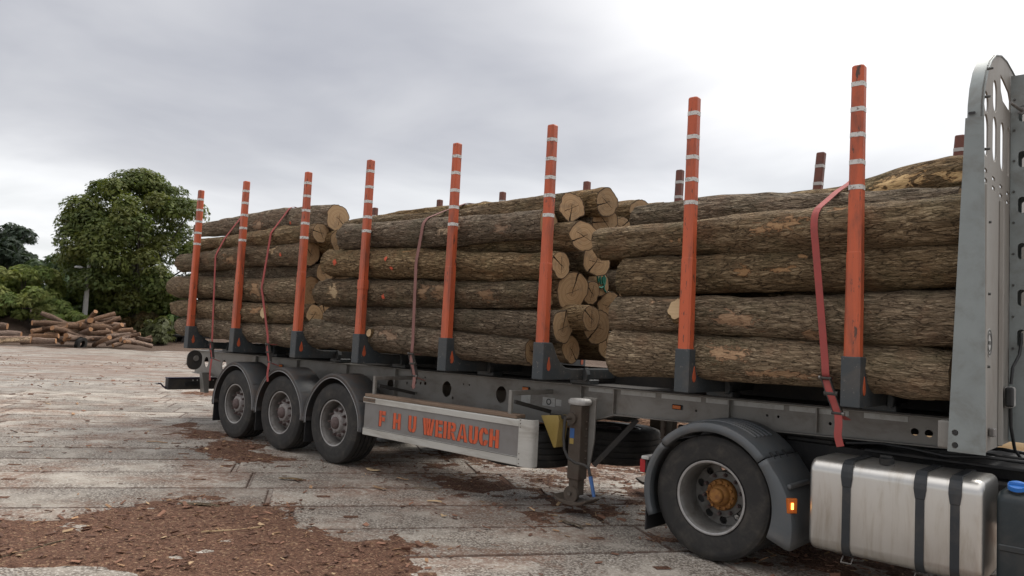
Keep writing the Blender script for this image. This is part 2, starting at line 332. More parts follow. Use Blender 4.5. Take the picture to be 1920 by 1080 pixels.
mulch('verge', (.045, .050, .018), (.10, .10, .042), (.16, .14, .07))
def attr_mat(name, rough, trans=0.):
    t = NT(name); a = t.n('ShaderNodeAttribute'); a.attribute_name = 'Col'
    m = t.done(a.outputs['Color'], rough, 0, None, .3)
    if trans:
        tr = t.n('ShaderNodeBsdfTranslucent'); t.set(tr.inputs[0], t.mix(1., a.outputs['Color'], (1.2, 1.25, .6), 'MULTIPLY')); mx = t.n('ShaderNodeMixShader'); mx.inputs[0].default_value = trans
        t.t.links.new(t.b.outputs[0], mx.inputs[1]); t.t.links.new(tr.outputs[0], mx.inputs[2]); t.t.links.new(mx.outputs[0], t.out.inputs[0])
    M[name] = m
attr_mat('chips', .85); attr_mat('leaf', .55, .3)
paint('tree_bark', (.055, .045, .036), .9, 0, .3, 5, None, 0, 4, .6, 25, (1, 1, .2))
paint('lamp_glass', (.6, .6, .6), .3)

# ------------------------------------------------------------------ mesh helpers
class MB:
    def __init__(s): s.v = []; s.f = []
    def add(s, vs, fs):
        b = len(s.v); s.v += [tuple(p) for p in vs]; s.f += [tuple(b+i for i in f) for f in fs]; return s
    def box(s, c, d, rot=None):
        x, y, z = (k/2 for k in d); P = [Vector((i*x, j*y, k*z)) for i in (-1, 1) for j in (-1, 1) for k in (-1, 1)]
        if rot is not None:
            m = rot if isinstance(rot, Matrix) else Matrix.Rotation(rot[2], 3, 'Z') @ Matrix.Rotation(rot[1], 3, 'Y') @ Matrix.Rotation(rot[0], 3, 'X')
            P = [m @ p for p in P]
        c = Vector(c)
        return s.add([p+c for p in P], [(0, 1, 3, 2), (4, 6, 7, 5), (0, 4, 5, 1), (2, 3, 7, 6), (0, 2, 6, 4), (1, 5, 7, 3)])
    def b2(s, a, b): return s.box([(p+q)/2 for p, q in zip(a, b)], [abs(q-p) for p, q in zip(a, b)])
    def bar(s, p, q, w, h):                # box beam from p to q
        p, q = Vector(p), Vector(q); d = q-p; m = d.to_track_quat('X', 'Z').to_matrix()
        return s.box((p+q)/2, (d.length, w, h), m)
    def loft(s, rings, close=True, cap=True):
        b = len(s.v); n = len(rings[0])
        for r in rings: s.v += [tuple(p) for p in r]
        for i in range(len(rings)-1):
            for j in range(n if close else n-1):
                k = (j+1) % n; s.f.append((b+i*n+j, b+i*n+k, b+(i+1)*n+k, b+(i+1)*n+j))
        if cap: s.f.append(tuple(b+j for j in reversed(range(n)))); s.f.append(tuple(b+(len(rings)-1)*n+j for j in range(n)))
        return s
    def prism(s, poly, axis, a, b):        # poly in the plane normal to axis
        def pt(u, w, t): return {'x': (t, u, w), 'y': (u, t, w), 'z': (u, w, t)}[axis]
        return s.loft([[pt(u, w, a) for u, w in poly], [pt(u, w, b) for u, w in poly]])
    def cyl(s, p, q, r0, r1=None, seg=16):
        r1 = r0 if r1 is None else r1; p, q = Vector(p), Vector(q); m = (q-p).to_track_quat('Z', 'X').to_matrix()
        return s.loft([[c + m @ Vector((r*math.cos(2*math.pi*i/seg), r*math.sin(2*math.pi*i/seg), 0)) for i in range(seg)] for c, r in ((p, r0), (q, r1))])
    def tube(s, pts, r, seg=8):
        pts = [Vector(p) for p in pts]; rings = []; up = None
        for i, p in enumerate(pts):
            d = (pts[min(i+1, len(pts)-1)]-pts[max(i-1, 0)]).normalized()
            if up is None: up = Vector((0, 0, 1)) if abs(d.z) < .9 else Vector((1, 0, 0))
            a = d.cross(up).normalized(); up = a.cross(d).normalized()
            rr = r[i] if isinstance(r, (list, tuple)) else r
            rings.append([p + a*rr*math.cos(2*math.pi*k/seg) + up*rr*math.sin(2*math.pi*k/seg) for k in range(seg)])
        return s.loft(rings)
    def lathe(s, prof, c=(0, 0, 0), seg=48, a0=0., a1=None, closed=False):   # prof (y, r) about the Y axis
        full = a1 is None; n = seg if full else seg+1; b = len(s.v); m = len(prof)
        for i in range(n):
            t_ = a0 + (2*math.pi if full else a1-a0)*i/seg
            for y, r in prof: s.v.append((c[0]+r*math.cos(t_), c[1]+y, c[2]+r*math.sin(t_)))
        for i in range(seg):
            j = (i+1) % n
            for k in range(m if closed else m-1):
                l = (k+1) % m; s.f.append((b+i*m+k, b+i*m+l, b+j*m+l, b+j*m+k))
        return s
    def mesh(s, name):
        me = bpy.data.meshes.new(name); me.from_pydata(s.v, [], s.f); me.update()
        bm = bmesh.new(); bm.from_mesh(me); bmesh.ops.recalc_face_normals(bm, faces=bm.faces); bm.to_mesh(me); bm.free()
        return me
def link(name, me, mat=None, parent=None, smooth=None):
    o = bpy.data.objects.new(name, me); COL.objects.link(o)
    if parent is not None: o.parent = parent
    if mat and me is not None and not me.materials: me.materials.append(M[mat])
    if smooth is not None:
        for p in me.polygons: p.use_smooth = True
        me.set_sharp_from_angle(angle=R(smooth))
    return o
def ob(name, mb, mat, parent=None, smooth=None, bev=0, seg=2):
    o = link(name, mb.mesh(name) if isinstance(mb, MB) else mb, mat, parent, smooth)
    if bev:
        md = o.modifiers.new('bevel', 'BEVEL'); md.width = bev; md.segments = seg; md.limit_method = 'ANGLE'; md.angle_limit = R(40); md.harden_normals = False
    return o
def tag(o, label=None, cat=None, group=None, kind=None):
    for k, v in (('label', label), ('category', cat), ('group', group), ('kind', kind)):
        if v: o[k] = v
    return o
def empty(name, loc=(0, 0, 0)):
    o = bpy.data.objects.new(name, None); COL.objects.link(o); o.location = loc; o.empty_display_size = .2; return o
def plate(outer, holes, th):
    """flat plate with real holes: outline and holes in local x/y, thickness along z, as a mesh"""
    cu = bpy.data.curves.new('tmp', 'CURVE'); cu.dimensions = '2D'; cu.fill_mode = 'BOTH'; cu.extrude = th/2
    for poly in [outer]+list(holes):
        sp = cu.splines.new('POLY'); sp.points.add(len(poly)-1); sp.use_cyclic_u = True
        for p, (x, y) in zip(sp.points, poly): p.co = (x, y, 0, 1)
    o = bpy.data.objects.new('tmp', cu); COL.objects.link(o)
    dg = bpy.context.evaluated_depsgraph_get(); me = bpy.data.meshes.new_from_object(o.evaluated_get(dg))
    bpy.data.objects.remove(o, do_unlink=True); bpy.data.curves.remove(cu)
    me.materials.clear()
    return me
def ellipse(cx, cy, rx, ry, n=20): return [(cx+rx*math.cos(2*math.pi*i/n), cy+ry*math.sin(2*math.pi*i/n)) for i in range(n)]
def slot(cx, cy, w, h, n=6):               # upright oblong hole
    r = min(w, h)/2; pts = []
    for cxx, cyy, a0 in ((cx+w/2-r, cy+h/2-r, 0), (cx-w/2+r, cy+h/2-r, 90), (cx-w/2+r, cy-h/2+r, 180), (cx+w/2-r, cy-h/2+r, 270)):
        for i in range(n+1):
            a = R(a0+90*i/n); pts.append((cxx+r*math.cos(a), cyy+r*math.sin(a)))
    return pts
XZ = lambda y: Matrix(((1, 0, 0, 0), (0, 0, -1, y), (0, 1, 0, 0), (0, 0, 0, 1)))       # plate in the x-z plane at y
YZ = lambda x: Matrix(((0, 0, 1, x), (1, 0, 0, 0), (0, 1, 0, 0), (0, 0, 0, 1)))        # plate in the y-z plane at x
def placed(me, mtx): me.transform(mtx); me.update(); return me
rng = random.Random(7)

# ================================================================== GROUND
ca, sa = math.cos(SA), math.sin(SA)
AL = Vector((ca, sa, 0)); AC = Vector((sa, -ca, 0))
yard = ob('yard', MB().add([(-700, -700, -.02), (700, -700, -.02), (700, 700, -.02), (-700, 700, -.02)], [(0, 1, 2, 3)]), 'yard_far'); tag(yard, kind='structure')
def slab_mesh(seed):
    r = random.Random(seed); L, W, c = 2.975, .852, .012
    mb = MB(); top = []; 
    def ring(ix, z): return [(-L/2+ix, -W/2+ix, z), (L/2-ix, -W/2+ix, z), (L/2-ix, W/2-ix, z), (-L/2+ix, W/2-ix, z)]
    k = r.uniform(.02, .09); kk = r.randrange(4)              # one broken corner
    rings = []
    for ix, z in ((0, -.08), (0, -c), (c, 0)):
        q = ring(ix, z); p = []
        for i, a in enumerate(q):
            if i == kk:
                pv, nx = Vector(q[i-1]), Vector(q[(i+1) % 4]); a = Vector(a)
                p += [tuple(a+(pv-a).normalized()*k*1.5), tuple(a+(nx-a).normalized()*k)]
            else: p.append(a)
        rings.append(p)
    mb.loft(rings)
    nf = len(mb.f)
    for sx in (-.95, .95): mb.add([(sx-.07, -.04, .003), (sx+.07, -.045, .003), (sx+.065, .04, .003), (sx-.07, .045, .003)], [(0, 1, 2, 3)])
    me = mb.mesh('slab'); me.materials.append(M['slab']); me.materials.append(M['mulch'])
    for p in me.polygons:
        if len(p.vertices) == 4 and p.center.z > .002: p.material_index = 1
    return me
SL = [slab_mesh(i) for i in range(6)]
count = 0
for k in range(-4, 40):
    for j in range(-12, 12):
        oc = 4.18-.88*k-.44; al = -1.41+.25*(2-k) % 3.0 + 3.0*j - 1.5 + rng.uniform(-.03, .03)
        c = AL*al+AC*oc
        d = (Vector((c.x, c.y))-Vector((CAM[0], CAM[1]))).length
        ang_ = math.degrees(math.atan2(c.y-CAM[1], c.x-CAM[0]))
        rel = (ang_-math.degrees(YAW)+180) % 360-180
        if d > 21 or (d > 4 and abs(rel) > 46) or d < .0: continue
        if d <= 4 and abs(rel) > 80: continue
        o = link('slab', SL[rng.randrange(6)], None, yard); count += 1
        o.location = (c.x, c.y, rng.uniform(-.006, .0)); o.rotation_euler = (rng.uniform(-.004, .004), rng.uniform(-.0015, .0015), SA+rng.choice((0, math.pi))+rng.uniform(-.004, .004))
print('slabs', count)

def poly_sd(x, y, poly):
    """signed distance (positive inside) of points to a polygon"""
    P = np.array(poly); d = np.full(x.shape, 1e9); ins = np.zeros(x.shape, bool)
    for i in range(len(P)):
        a, b = P[i], P[(i+1) % len(P)]; e = b-a; t_ = np.clip(((x-a[0])*e[0]+(y-a[1])*e[1])/(e@e), 0, 1)
        d = np.minimum(d, np.hypot(x-a[0]-t_*e[0], y-a[1]-t_*e[1]))
        c1 = (a[1] > y) != (b[1] > y)
        with np.errstate(divide='ignore', invalid='ignore'): xi = (b[0]-a[0])*(y-a[1])/(b[1]-a[1])+a[0]
        ins ^= c1 & (x < xi)
    return np.where(ins, d, -d)
gp = lambda pts: [tuple(atz(*p))[:2] for p in pts]
MUL = [gp([(-250, 1000), (0, 968), (110, 958), (230, 945), (330, 934), (420, 940), (545, 945), (565, 962), (572, 988), (640, 995), (780, 1003), (815, 1040), (800, 1090), (900, 1250), (-250, 1400)]),
       gp([(305, 797), (360, 789), (420, 812), (500, 842), (560, 862), (500, 869), (430, 869), (375, 852), (395, 832), (340, 812)])]
HOLE = [gp([(-300, 1068), (120, 1060), (270, 1073), (300, 1130), (-300, 1130)]), gp([(640, 1003), (690, 998), (735, 1003), (720, 1013), (655, 1014)])]
UNDER = [(1.6, -.75), (4.2, -1.0), (6.0, -.9), (9.0, -.9), (9.5, 1.4), (1.0, 1.4)]
FAR = [(-9, 1.7), (9.5, 1.5), (11, 14), (-9, 14)]
def mulch_amt(x, y):
    v = np.full(x.shape, -1.)
    for p in MUL: v = np.maximum(v, np.clip(poly_sd(x, y, p)/.34, -1, 1))
    v = np.maximum(v, np.clip(poly_sd(x, y, UNDER)/.5, -1, .12)); v = np.maximum(v, np.clip(poly_sd(x, y, FAR)/.6, -1, .9))
    for p in HOLE: v = np.minimum(v, np.clip(-poly_sd(x, y, p)/.10, -1, 1))
    return v + (fbm(x*2.3, y*2.3, 5, 5)-.5)*2.8 + (fbm(x*11, y*11, 8, 3)-.5)*1.3
gs = .05; gx = np.arange(-9, 9.6, gs); gy = np.arange(-6.6, 13.5, gs); X, Y = np.meshgrid(gx, gy, indexing='ij')
amt = mulch_amt(X, Y)
H = np.clip((amt+.15)/.9, 0, 1); H = H**1.5*.020 - .009 + (H > 0)*(fbm(X*9, Y*9, 9, 3)-.5)*.022*np.clip(H*2, 0, 1)
idx = np.arange(X.size).reshape(X.shape); keep = (np.maximum.reduce([H[:-1, :-1], H[1:, :-1], H[1:, 1:], H[:-1, 1:]]) > -.006)
q = np.stack([idx[:-1, :-1], idx[1:, :-1], idx[1:, 1:], idx[:-1, 1:]], -1)[keep]
used = np.unique(q); remap = -np.ones(X.size, int); remap[used] = np.arange(len(used))
me = bpy.data.meshes.new('bark_mulch'); me.from_pydata(np.stack([X.ravel(), Y.ravel(), H.ravel()], -1)[used].tolist(), [], remap[q].tolist())
for p in me.polygons: p.use_smooth = True
o = link('bark_mulch', me, 'mulch'); tag(o, 'reddish brown bark mulch spread in patches over the concrete', 'mulch', kind='stuff')

def chips(name, n, x0, x1, y0, y1, fn, smin, smax, seed, label, cat, lift=.012):
    g = np.random.default_rng(seed); x = g.uniform(x0, x1, n*6); y = g.uniform(y0, y1, n*6); k = g.uniform(0, 1, n*6) < fn(x, y)
    x, y = x[k][:n], y[k][:n]; n = len(x)
    a = np.clip((mulch_amt(x, y)+.15)/.9, 0, 1); z0 = np.maximum(a*a*(3-2*a)*.022-.009, 0)+.004
    L = smin*(smax/smin)**(g.uniform(0, 1, n)**3.2); W = L*g.uniform(.10, .45, n); T = np.clip(L*.06, .002, .008)
    th = g.uniform(0, 6.283, n); pit = g.normal(0, .16, n); rol = g.normal(0, .35, n)
    u = np.stack([np.cos(th)*np.cos(pit), np.sin(th)*np.cos(pit), np.sin(pit)], -1); s_ = np.stack([-np.sin(th), np.cos(th), np.zeros(n)], -1); w = np.cross(u, s_)
    s2 = s_*np.cos(rol)[:, None]+w*np.sin(rol)[:, None]; w = np.cross(u, s2)
    zc = z0+np.abs(u[:, 2])*L/2*.7+np.abs(s2[:, 2])*W/2*.7
    c = np.stack([x, y, zc], -1); V = []
    for i, (du, ds, dw) in enumerate([(-1, -.5, -1), (-.9, .6, -1), (1, .45, -1), (.85, -.6, -1), (-1, -.5, 1), (-.9, .6, 1), (1, .45, 1), (.85, -.6, 1)]):
        V.append(c+u*(du*L/2*g.uniform(.7, 1, n))[:, None]+s2*(ds*W/2*2*g.uniform(.5, 1, n))[:, None]+w*(dw*T/2)[:, None])
    V = np.stack(V, 1).reshape(-1, 3)
    F = np.array([(0, 3, 2, 1), (4, 5, 6, 7), (0, 1, 5, 4), (1, 2, 6, 5), (2, 3, 7, 6), (3, 0, 4, 7)])[None]+np.arange(n)[:, None, None]*8
    me = bpy.data.meshes.new(name); me.from_pydata(V.tolist(), [], F.reshape(-1, 4).tolist())
    pal = np.array([(.16, .084, .056), (.11, .058, .04), (.23, .12, .078), (.30, .18, .10), (.46, .32, .19)]); pr = [.36, .26, .22, .12, .04]
    cc = pal[g.choice(5, n, p=pr)]*g.uniform(.75, 1.25, (n, 1)); ca_ = me.color_attributes.new('Col', 'FLOAT_COLOR', 'POINT')
    ca_.data.foreach_set('color', np.concatenate([np.repeat(cc, 8, 0), np.ones((n*8, 1))], 1).astype(np.float32).ravel())
    return tag(link(name, me, 'chips'), label, cat, kind='stuff')
dens = lambda x, y: np.clip((mulch_amt(x, y)+.75)*.8, 0.025, 1)
chips('wood_chips', 26000, -2, 9.3, -6.4, 3.5, dens, .010, .10, 11, 'bark flakes and splinters scattered over the concrete slabs', 'wood chips')
chips('bark_litter', 5000, -9, 9.5, 2.5, 12, lambda x, y: np.full(x.shape, .9), .05, .30, 12, 'thick litter of reddish bark pieces behind the trailer', 'bark litter')
chips('yard_litter', 4500, -26, 0, -4, 14, lambda x, y: np.clip((fbm(x*.3, y*.3, 3)-.42)*4, .02, 1), .03, .16, 13, 'bark scraps strewn across the open yard', 'bark litter')
# single splinters that can be picked out
def splinter(px, py, L, W, dirpx, col_, label, name='wood_splinter'):
    p = atz(px, py, .012); p2 = atz(px+dirpx[0]*20, py+dirpx[1]*20, .012); th = math.atan2(p2.y-p.y, p2.x-p.x); mb = MB(); rings = []
    r = random.Random(px)
    for i in range(9):
        t_ = i/8; w = W*(.35+.65*math.sin(math.pi*min(1, .08+t_*.84)))*r.uniform(.8, 1.1); x = (t_-.5)*L; z = .006*math.sin(t_*5+px); y = r.uniform(-.1, .1)*W
        rings.append([(x, y-w/2, z-.003), (x, y+w/2, z-.001), (x, y+w*.4, z+.005), (x, y-w*.4, z+.006)])
    mb.loft(rings); o = ob(name, mb, col_, None, 40); o.location = (p.x, p.y, .016); o.rotation_euler = (0, 0, th); tag(o, label, 'splinter', 'loose wood pieces on the slabs'); return o
for a in [(435, 994, .50, .018, (1, -.1), 'pale_wood', 'long thin pale splinter lying on the bark mulch'),
          (712, 915, .22, .05, (1, .25), 'bare_wood', 'tan wood flake with a pointed tip on the bare slab'),
          (800, 917, .30, .045, (1, .08), 'bark', 'dark bark strip lying near the side guard'),
          (815, 940, .17, .045, (1, .15), 'pale_wood', 'pale chip on concrete below the lettered side guard'),
          (832, 967, .075, .035, (1, .3), 'pale_wood', 'small orange tan chip alone on the slab'),
          (700, 881, .22, .10, (1, .2), 'pale_wood', 'broad pale chip beside the front trailer wheel'),
          (545, 898, .30, .06, (1, .1), 'bark', 'crumpled dark bark strip on grey concrete'),
          (1072, 982, .34, .07, (1, .4), 'bark', 'curled bark piece lying between landing leg and drive wheel'),
          (755, 898, .15, .04, (1, .1), 'bare_wood', 'tan chip in the shade of the side guard'),
          (295, 829, .30, .06, (1, .05), 'bare_wood', 'flat tan bark slab left of the wheel debris'),
          (375, 946, .42, .08, (1, .1), 'bark', 'dark curled bark lying at the edge of the mulch'),
          (60, 1030, .55, .018, (1, -.25), 'bark', 'thin dark twig lying on the mulch')]:
    splinter(*a)

# ================================================================== LOGS
def make_log(P0, P1, r0, r1, seed, label, group, bend=.03, nA=44, step=.045, mat='bark', facemat='cut_wood', rough=1.0, name='log', cat='log', squash=None, tilt=.05, bendv=None, cut=None):
    P0, P1 = Vector(P0), Vector(P1); d = P1-P0; L = d.length; rg = np.random.default_rng(seed)
    nL = max(6, int(L/step)); u = np.linspace(0, 1, nL+1); th = np.linspace(0, 2*np.pi, nA, endpoint=False)
    rad = r0+(r1-r0)*u + .012*rough*np.sin(u*rg.uniform(5, 11)+rg.uniform(0, 6))*1.0
    ph = rg.uniform(0, 6.28, 6); U, T = np.meshgrid(u, th, indexing='ij')
    shape = 1+.045*np.cos(2*T+ph[0]+U*rg.uniform(-1, 1))+.03*np.cos(3*T+ph[1]+U*2)+.018*np.cos(5*T+ph[2]-U*3)
    if squash: shape *= 1+squash*np.cos(4*T+ph[3])
    per = 16; lump = vnoise(T/(2*np.pi)*per, U*L*3.5, seed, per)-.5
    per2 = 40; rid = vnoise(T/(2*np.pi)*per2, U*L*7, seed+3, per2)-.5
    rr = rad[:, None]*shape + lump*.022*rough + rid*.014*rough
    # swelling knots
    for _ in range(rg.integers(1, 4)):
        ku, kt = rg.uniform(.1, .9), rg.uniform(0, 6.28); dT = np.angle(np.exp(1j*(T-kt))); rr += .028*rough*np.exp(-((U-ku)*L/.12)**2-(dT/.5)**2)
    bd = bend*rg.uniform(-1, 1) if bendv is None else bendv; bz = bend*rg.uniform(-.5, 1)
    cy = bd*np.sin(np.pi*u)+.012*np.sin(u*9+ph[4]); cz = bz*np.sin(np.pi*u)+.010*np.sin(u*8+ph[5])
    cy -= cy[0]+(cy[-1]-cy[0])*u; cz -= cz[0]+(cz[-1]-cz[0])*u
    Yl = rr*np.cos(T)+cy[:, None]; Zl = rr*np.sin(T)+cz[:, None]; Xl = U*L
    t0 = rg.normal(0, tilt, 2); t1 = rg.normal(0, tilt, 2) if cut is None else np.array(cut); e0 = np.exp(-U*L/.25); e1 = np.exp(-(1-U)*L/.25)
    Xl = Xl + e0*(t0[0]*(Yl-cy[:, None])+t0[1]*(Zl-cz[:, None])) + e1*(t1[0]*(Yl-cy[:, None])+t1[1]*(Zl-cz[:, None]))
    V = np.stack([Xl, Yl, Zl], -1).reshape(-1, 3); i0 = np.arange(nL)[:, None]*nA; j = np.arange(nA)[None]; k = (j+1) % nA
    F = np.stack([i0+j, i0+nA+j, i0+nA+k, i0+k], -1).reshape(-1, 4)
    me = bpy.data.meshes.new(name); me.from_pydata(V.tolist(), [], F.tolist())
    for p in me.polygons: p.use_smooth = True
    q = d.to_track_quat('X', 'Z'); o = link(name, me, mat); o.rotation_mode = 'QUATERNION'; o.rotation_quaternion = q; o.location = P0
    tag(o, label, cat, group)
    for end, sgn in ((0, -1), (nL, 1)):
        ringp = V.reshape(nL+1, nA, 3)[end]; c = ringp.mean(0); FR = (.25, .5, .75, .9, .945, 1.); nr = len(FR); vv = [(0, 0, 0)]; ff = []
        for a in range(1, nr+1):
            f_ = FR[a-1]; vv += [tuple((p-c)*f_+np.array([sgn*(.004*(1-f_)), 0, 0])) for p in ringp]
        for b in range(nA): ff.append((0, 1+b, 1+(b+1) % nA))
        for a in range(nr-1):
            for b in range(nA): ff.append((1+a*nA+b, 1+(a+1)*nA+b, 1+(a+1)*nA+(b+1) % nA, 1+a*nA+(b+1) % nA))
        if sgn < 0: ff = [tuple(reversed(f)) for f in ff]
        fm = bpy.data.meshes.new('cut_face'); fm.from_pydata(vv, [], ff)
        A = fm.attributes.new('rad', 'FLOAT', 'POINT'); A.data.foreach_set('value', np.concatenate([[0.], np.repeat(FR, nA)]).astype(np.float32))
        co = link('cut_face', fm, facemat, o); co.location = tuple(c)
    o['_d'] = 0; del o['_d']
    LOGDATA[o.name] = (V.reshape(nL+1, nA, 3), L, nA, nL)
    return o
LOGDATA = {}
def on_log(o, px, py):
    """where the pixel's ray meets the log: (u index, angle index)"""
    V, L, nA, nL = LOGDATA[o.name]; m = Matrix.Translation(o.location) @ o.rotation_quaternion.to_matrix().to_4x4()
    W = V.reshape(-1, 3) @ np.array(m.to_3x3()).T + np.array(m.translation); pp, dep = proj(W)
    d2 = (pp[:, 0]-px)**2+(pp[:, 1]-py)**2; cand = np.where(d2 < max(d2.min()*4, 64))[0]; i = cand[np.argmin(dep[cand])]
    return i//nA, i % nA
def bare(o, px, py, length, width, pale=False):
    """bark torn off: mask on the log's own surface, with the wood a little below the bark"""
    V, L, nA, nL = LOGDATA[o.name]; iu, it = on_log(o, px, py); me = o.data; n = len(me.vertices)
    co = V.reshape(-1, 3); p = V[iu, it]; c = V[:, :, 1:].mean(1); rad = np.hypot(*(p[1:]-c[iu]))
    T = np.tile(np.arange(nA), nL+1); dT = (T-it+nA/2) % nA-nA/2; arcl = dT*2*np.pi/nA*rad; dx = co[:, 0]-p[0]
    g = np.random.default_rng(int(px)*7+int(py)); sl = g.uniform(-.25, .25)
    q = (dx/(length*.62))**2+((arcl+sl*dx)/(width*.66))**2; m = np.exp(-q*.85)
    for nm, on in (('bare', True), ('pale', pale)):
        if not on: continue
        A = me.attributes.get(nm) or me.attributes.new(nm, 'FLOAT', 'POINT'); cur = np.zeros(n, np.float32); A.data.foreach_get('value', cur); A.data.foreach_set('value', np.maximum(cur, (m if nm == 'bare' else (m > .02))).astype(np.float32))
    ax = np.repeat(c, nA, 0); d = co[:, 1:]-ax; co2 = co.copy(); co2[:, 1:] -= d/np.linalg.norm(d, axis=1)[:, None]*(np.clip((m-.3)*2.2, 0, 1)*.010)[:, None]
    me.vertices.foreach_set('co', co2.astype(np.float32).ravel()); me.update()
def patch(o, px, py, length, width, mat='bare_wood', seed=0, name='bare_patch', proud=.004, blunt=.5):
    V, L, nA, nL = LOGDATA[o.name]; iu, it = on_log(o, px, py); g = np.random.default_rng(seed+int(px))
    u0 = iu/nL*L; nn = 18; rows = []
    rad = np.hypot(*(V[iu, it, 1:]-V[iu].mean(0)[1:]))
    def surf(u, t):           # bilinear on the bark grid
        fu = np.clip(u/L*nL, 0, nL-1e-4); a = int(fu); fa = fu-a; ft = t % nA; b = int(ft); fb = ft-b; b2 = (b+1) % nA
        p = (V[a, b]*(1-fb)+V[a, b2]*fb)*(1-fa)+(V[a+1, b]*(1-fb)+V[a+1, b2]*fb)*fa; c = V[a].mean(0)*(1-fa)+V[a+1].mean(0)*fa
        n = p-c; n[0] = 0; n = n/np.linalg.norm(n); return p+n*proud
    mb = MB(); nw = 7
    for i in range(nn+1):
        t_ = i/nn; w = width*(math.sin(math.pi*t_)**blunt)*(.65+.7*g.uniform())+.002; off = width*.25*g.normal()*.6; du = (t_-.5)*length
        row = []
        for k in range(nw): row.append(tuple(surf(u0+du+g.normal()*.006, it+(off+(k/(nw-1)-.5)*w)/rad*nA/(2*math.pi))))
        rows.append(row)
    mb.loft(rows, close=False, cap=False); return ob(name, mb, mat, o, 60)

LOGS = {}
GA, GB, GC = 'logs of the rear stack', 'logs of the middle stack', 'logs of the front stack'
def px_log(key, l, r, Yl, Yr, r0, r1, label, group, **kw):
    P0 = aty(*l, Yl); P1 = aty(*r, Yr); LOGS[key] = make_log(P0, P1, r0, r1, sum(ord(c)*(i+3) for i, c in enumerate(key)), label, group, **kw); return LOGS[key]
ND = dict(nA=64, step=.032)
# rear stack
px_log('A1', (372, 432), (634, 409), -.72, -.80, .125, .205, 'thickest log on the crest of the rear stack with squarish sawn end', GA, squash=.04, cut=(.15, -.1), **ND)
px_log('A2', (375, 459), (602, 437), -.98, -1.02, .115, .14, 'slim log just beneath the crest log of the rear stack', GA, **ND)
px_log('A3', (343, 493), (582, 475), -1.04, -1.04, .165, .165, 'log with torn bark pressed by both rear straps high on the stack', GA, **ND)
px_log('A4', (372, 520), (609, 512), -.80, -.84, .15, .16, 'recessed log with dark cracked end in the rear stack', GA)
px_log('A5', (334, 538), (583, 545), -1.02, -1.02, .195, .205, 'stout greenish log at mid height of the rear stack', GA, **ND)
px_log('A6', (336, 577), (590, 589), -1.04, -1.04, .165, .155, 'log with a round pale branch scar low in the rear stack', GA, **ND)
px_log('A7', (346, 611), (590, 634), -1.02, -1.02, .185, .18, 'bottom log of the rear stack resting on the bolsters', GA, **ND)
# middle stack
px_log('B1', (655, 430), (1072, 388), -.78, -.80, .12, .16, 'crest log of the middle stack with single slanting end crack', GB, cut=(.42, -.05), **ND)
px_log('B2', (650, 445), (1028, 419), -1.04, -1.06, .17, .155, 'upper outer log of the middle stack with its end behind a stake', GB, **ND)
px_log('B3', (622, 494), (1052, 497), -1.02, -1.04, .20, .15, 'log with orange paint dots second from top of the middle stack', GB, **ND)
px_log('B4', (612, 550), (1028, 550), -1.0, -1.05, .205, .155, 'mid height log with large torn patches in the middle stack', GB, **ND)
px_log('B5', (622, 592), (1056, 612), -.98, -1.02, .15, .178, 'dark recessed log above the bottom log of the middle stack', GB)
px_log('B6', (582, 623), (1000, 658), -1.03, -1.05, .195, .15, 'bottom outer log of the middle stack overlapping the rear stack', GB, **ND)
px_log('B7', (640, 640), (1071, 655), -.66, -.72, .15, .15, 'lowest inner log with torn orange wood beside its sawn end', GB)
# front stack
px_log('C2', (1128, 458), (1814, 413), -1.0, -1.02, .155, .205, 'long upper log of the front stack reaching back over middle stack', GC, bendv=.02, **ND)
px_log('C3', (1176, 520), (1808, 497), -1.0, -1.02, .175, .17, 'second outer log of the front stack with narrow scrapes', GC, **ND)
px_log('C4', (1162, 592), (1802, 600), -1.0, -1.0, .185, .205, 'rough barked log with a round branch stub in the front stack', GC, **ND)
px_log('C5', (1163, 660), (1795, 706), -1.0, -1.0, .245, .18, 'bottom log of the front stack with flared butt', GC, **ND)
px_log('C1', (1192, 412), (1806, 392), -.60, -.64, .14, .18, 'log lying behind the long upper log of the front stack', GC, **ND)
px_log('C0', (1440, 395), (1822, 330), -.28, -.30, .12, .17, 'topmost log of the front stack with large bare yellow patch', GC, **ND)
def xl(key, x0, x1, y, z, r0, r1, label, group, dy=0, **kw):
    LOGS[key] = make_log((x0, y+dy, z+.02), (x1, y, z), r0, r1, sum(ord(c)*(i+5) for i, c in enumerate(key)), label, group, bend=.02, **kw)
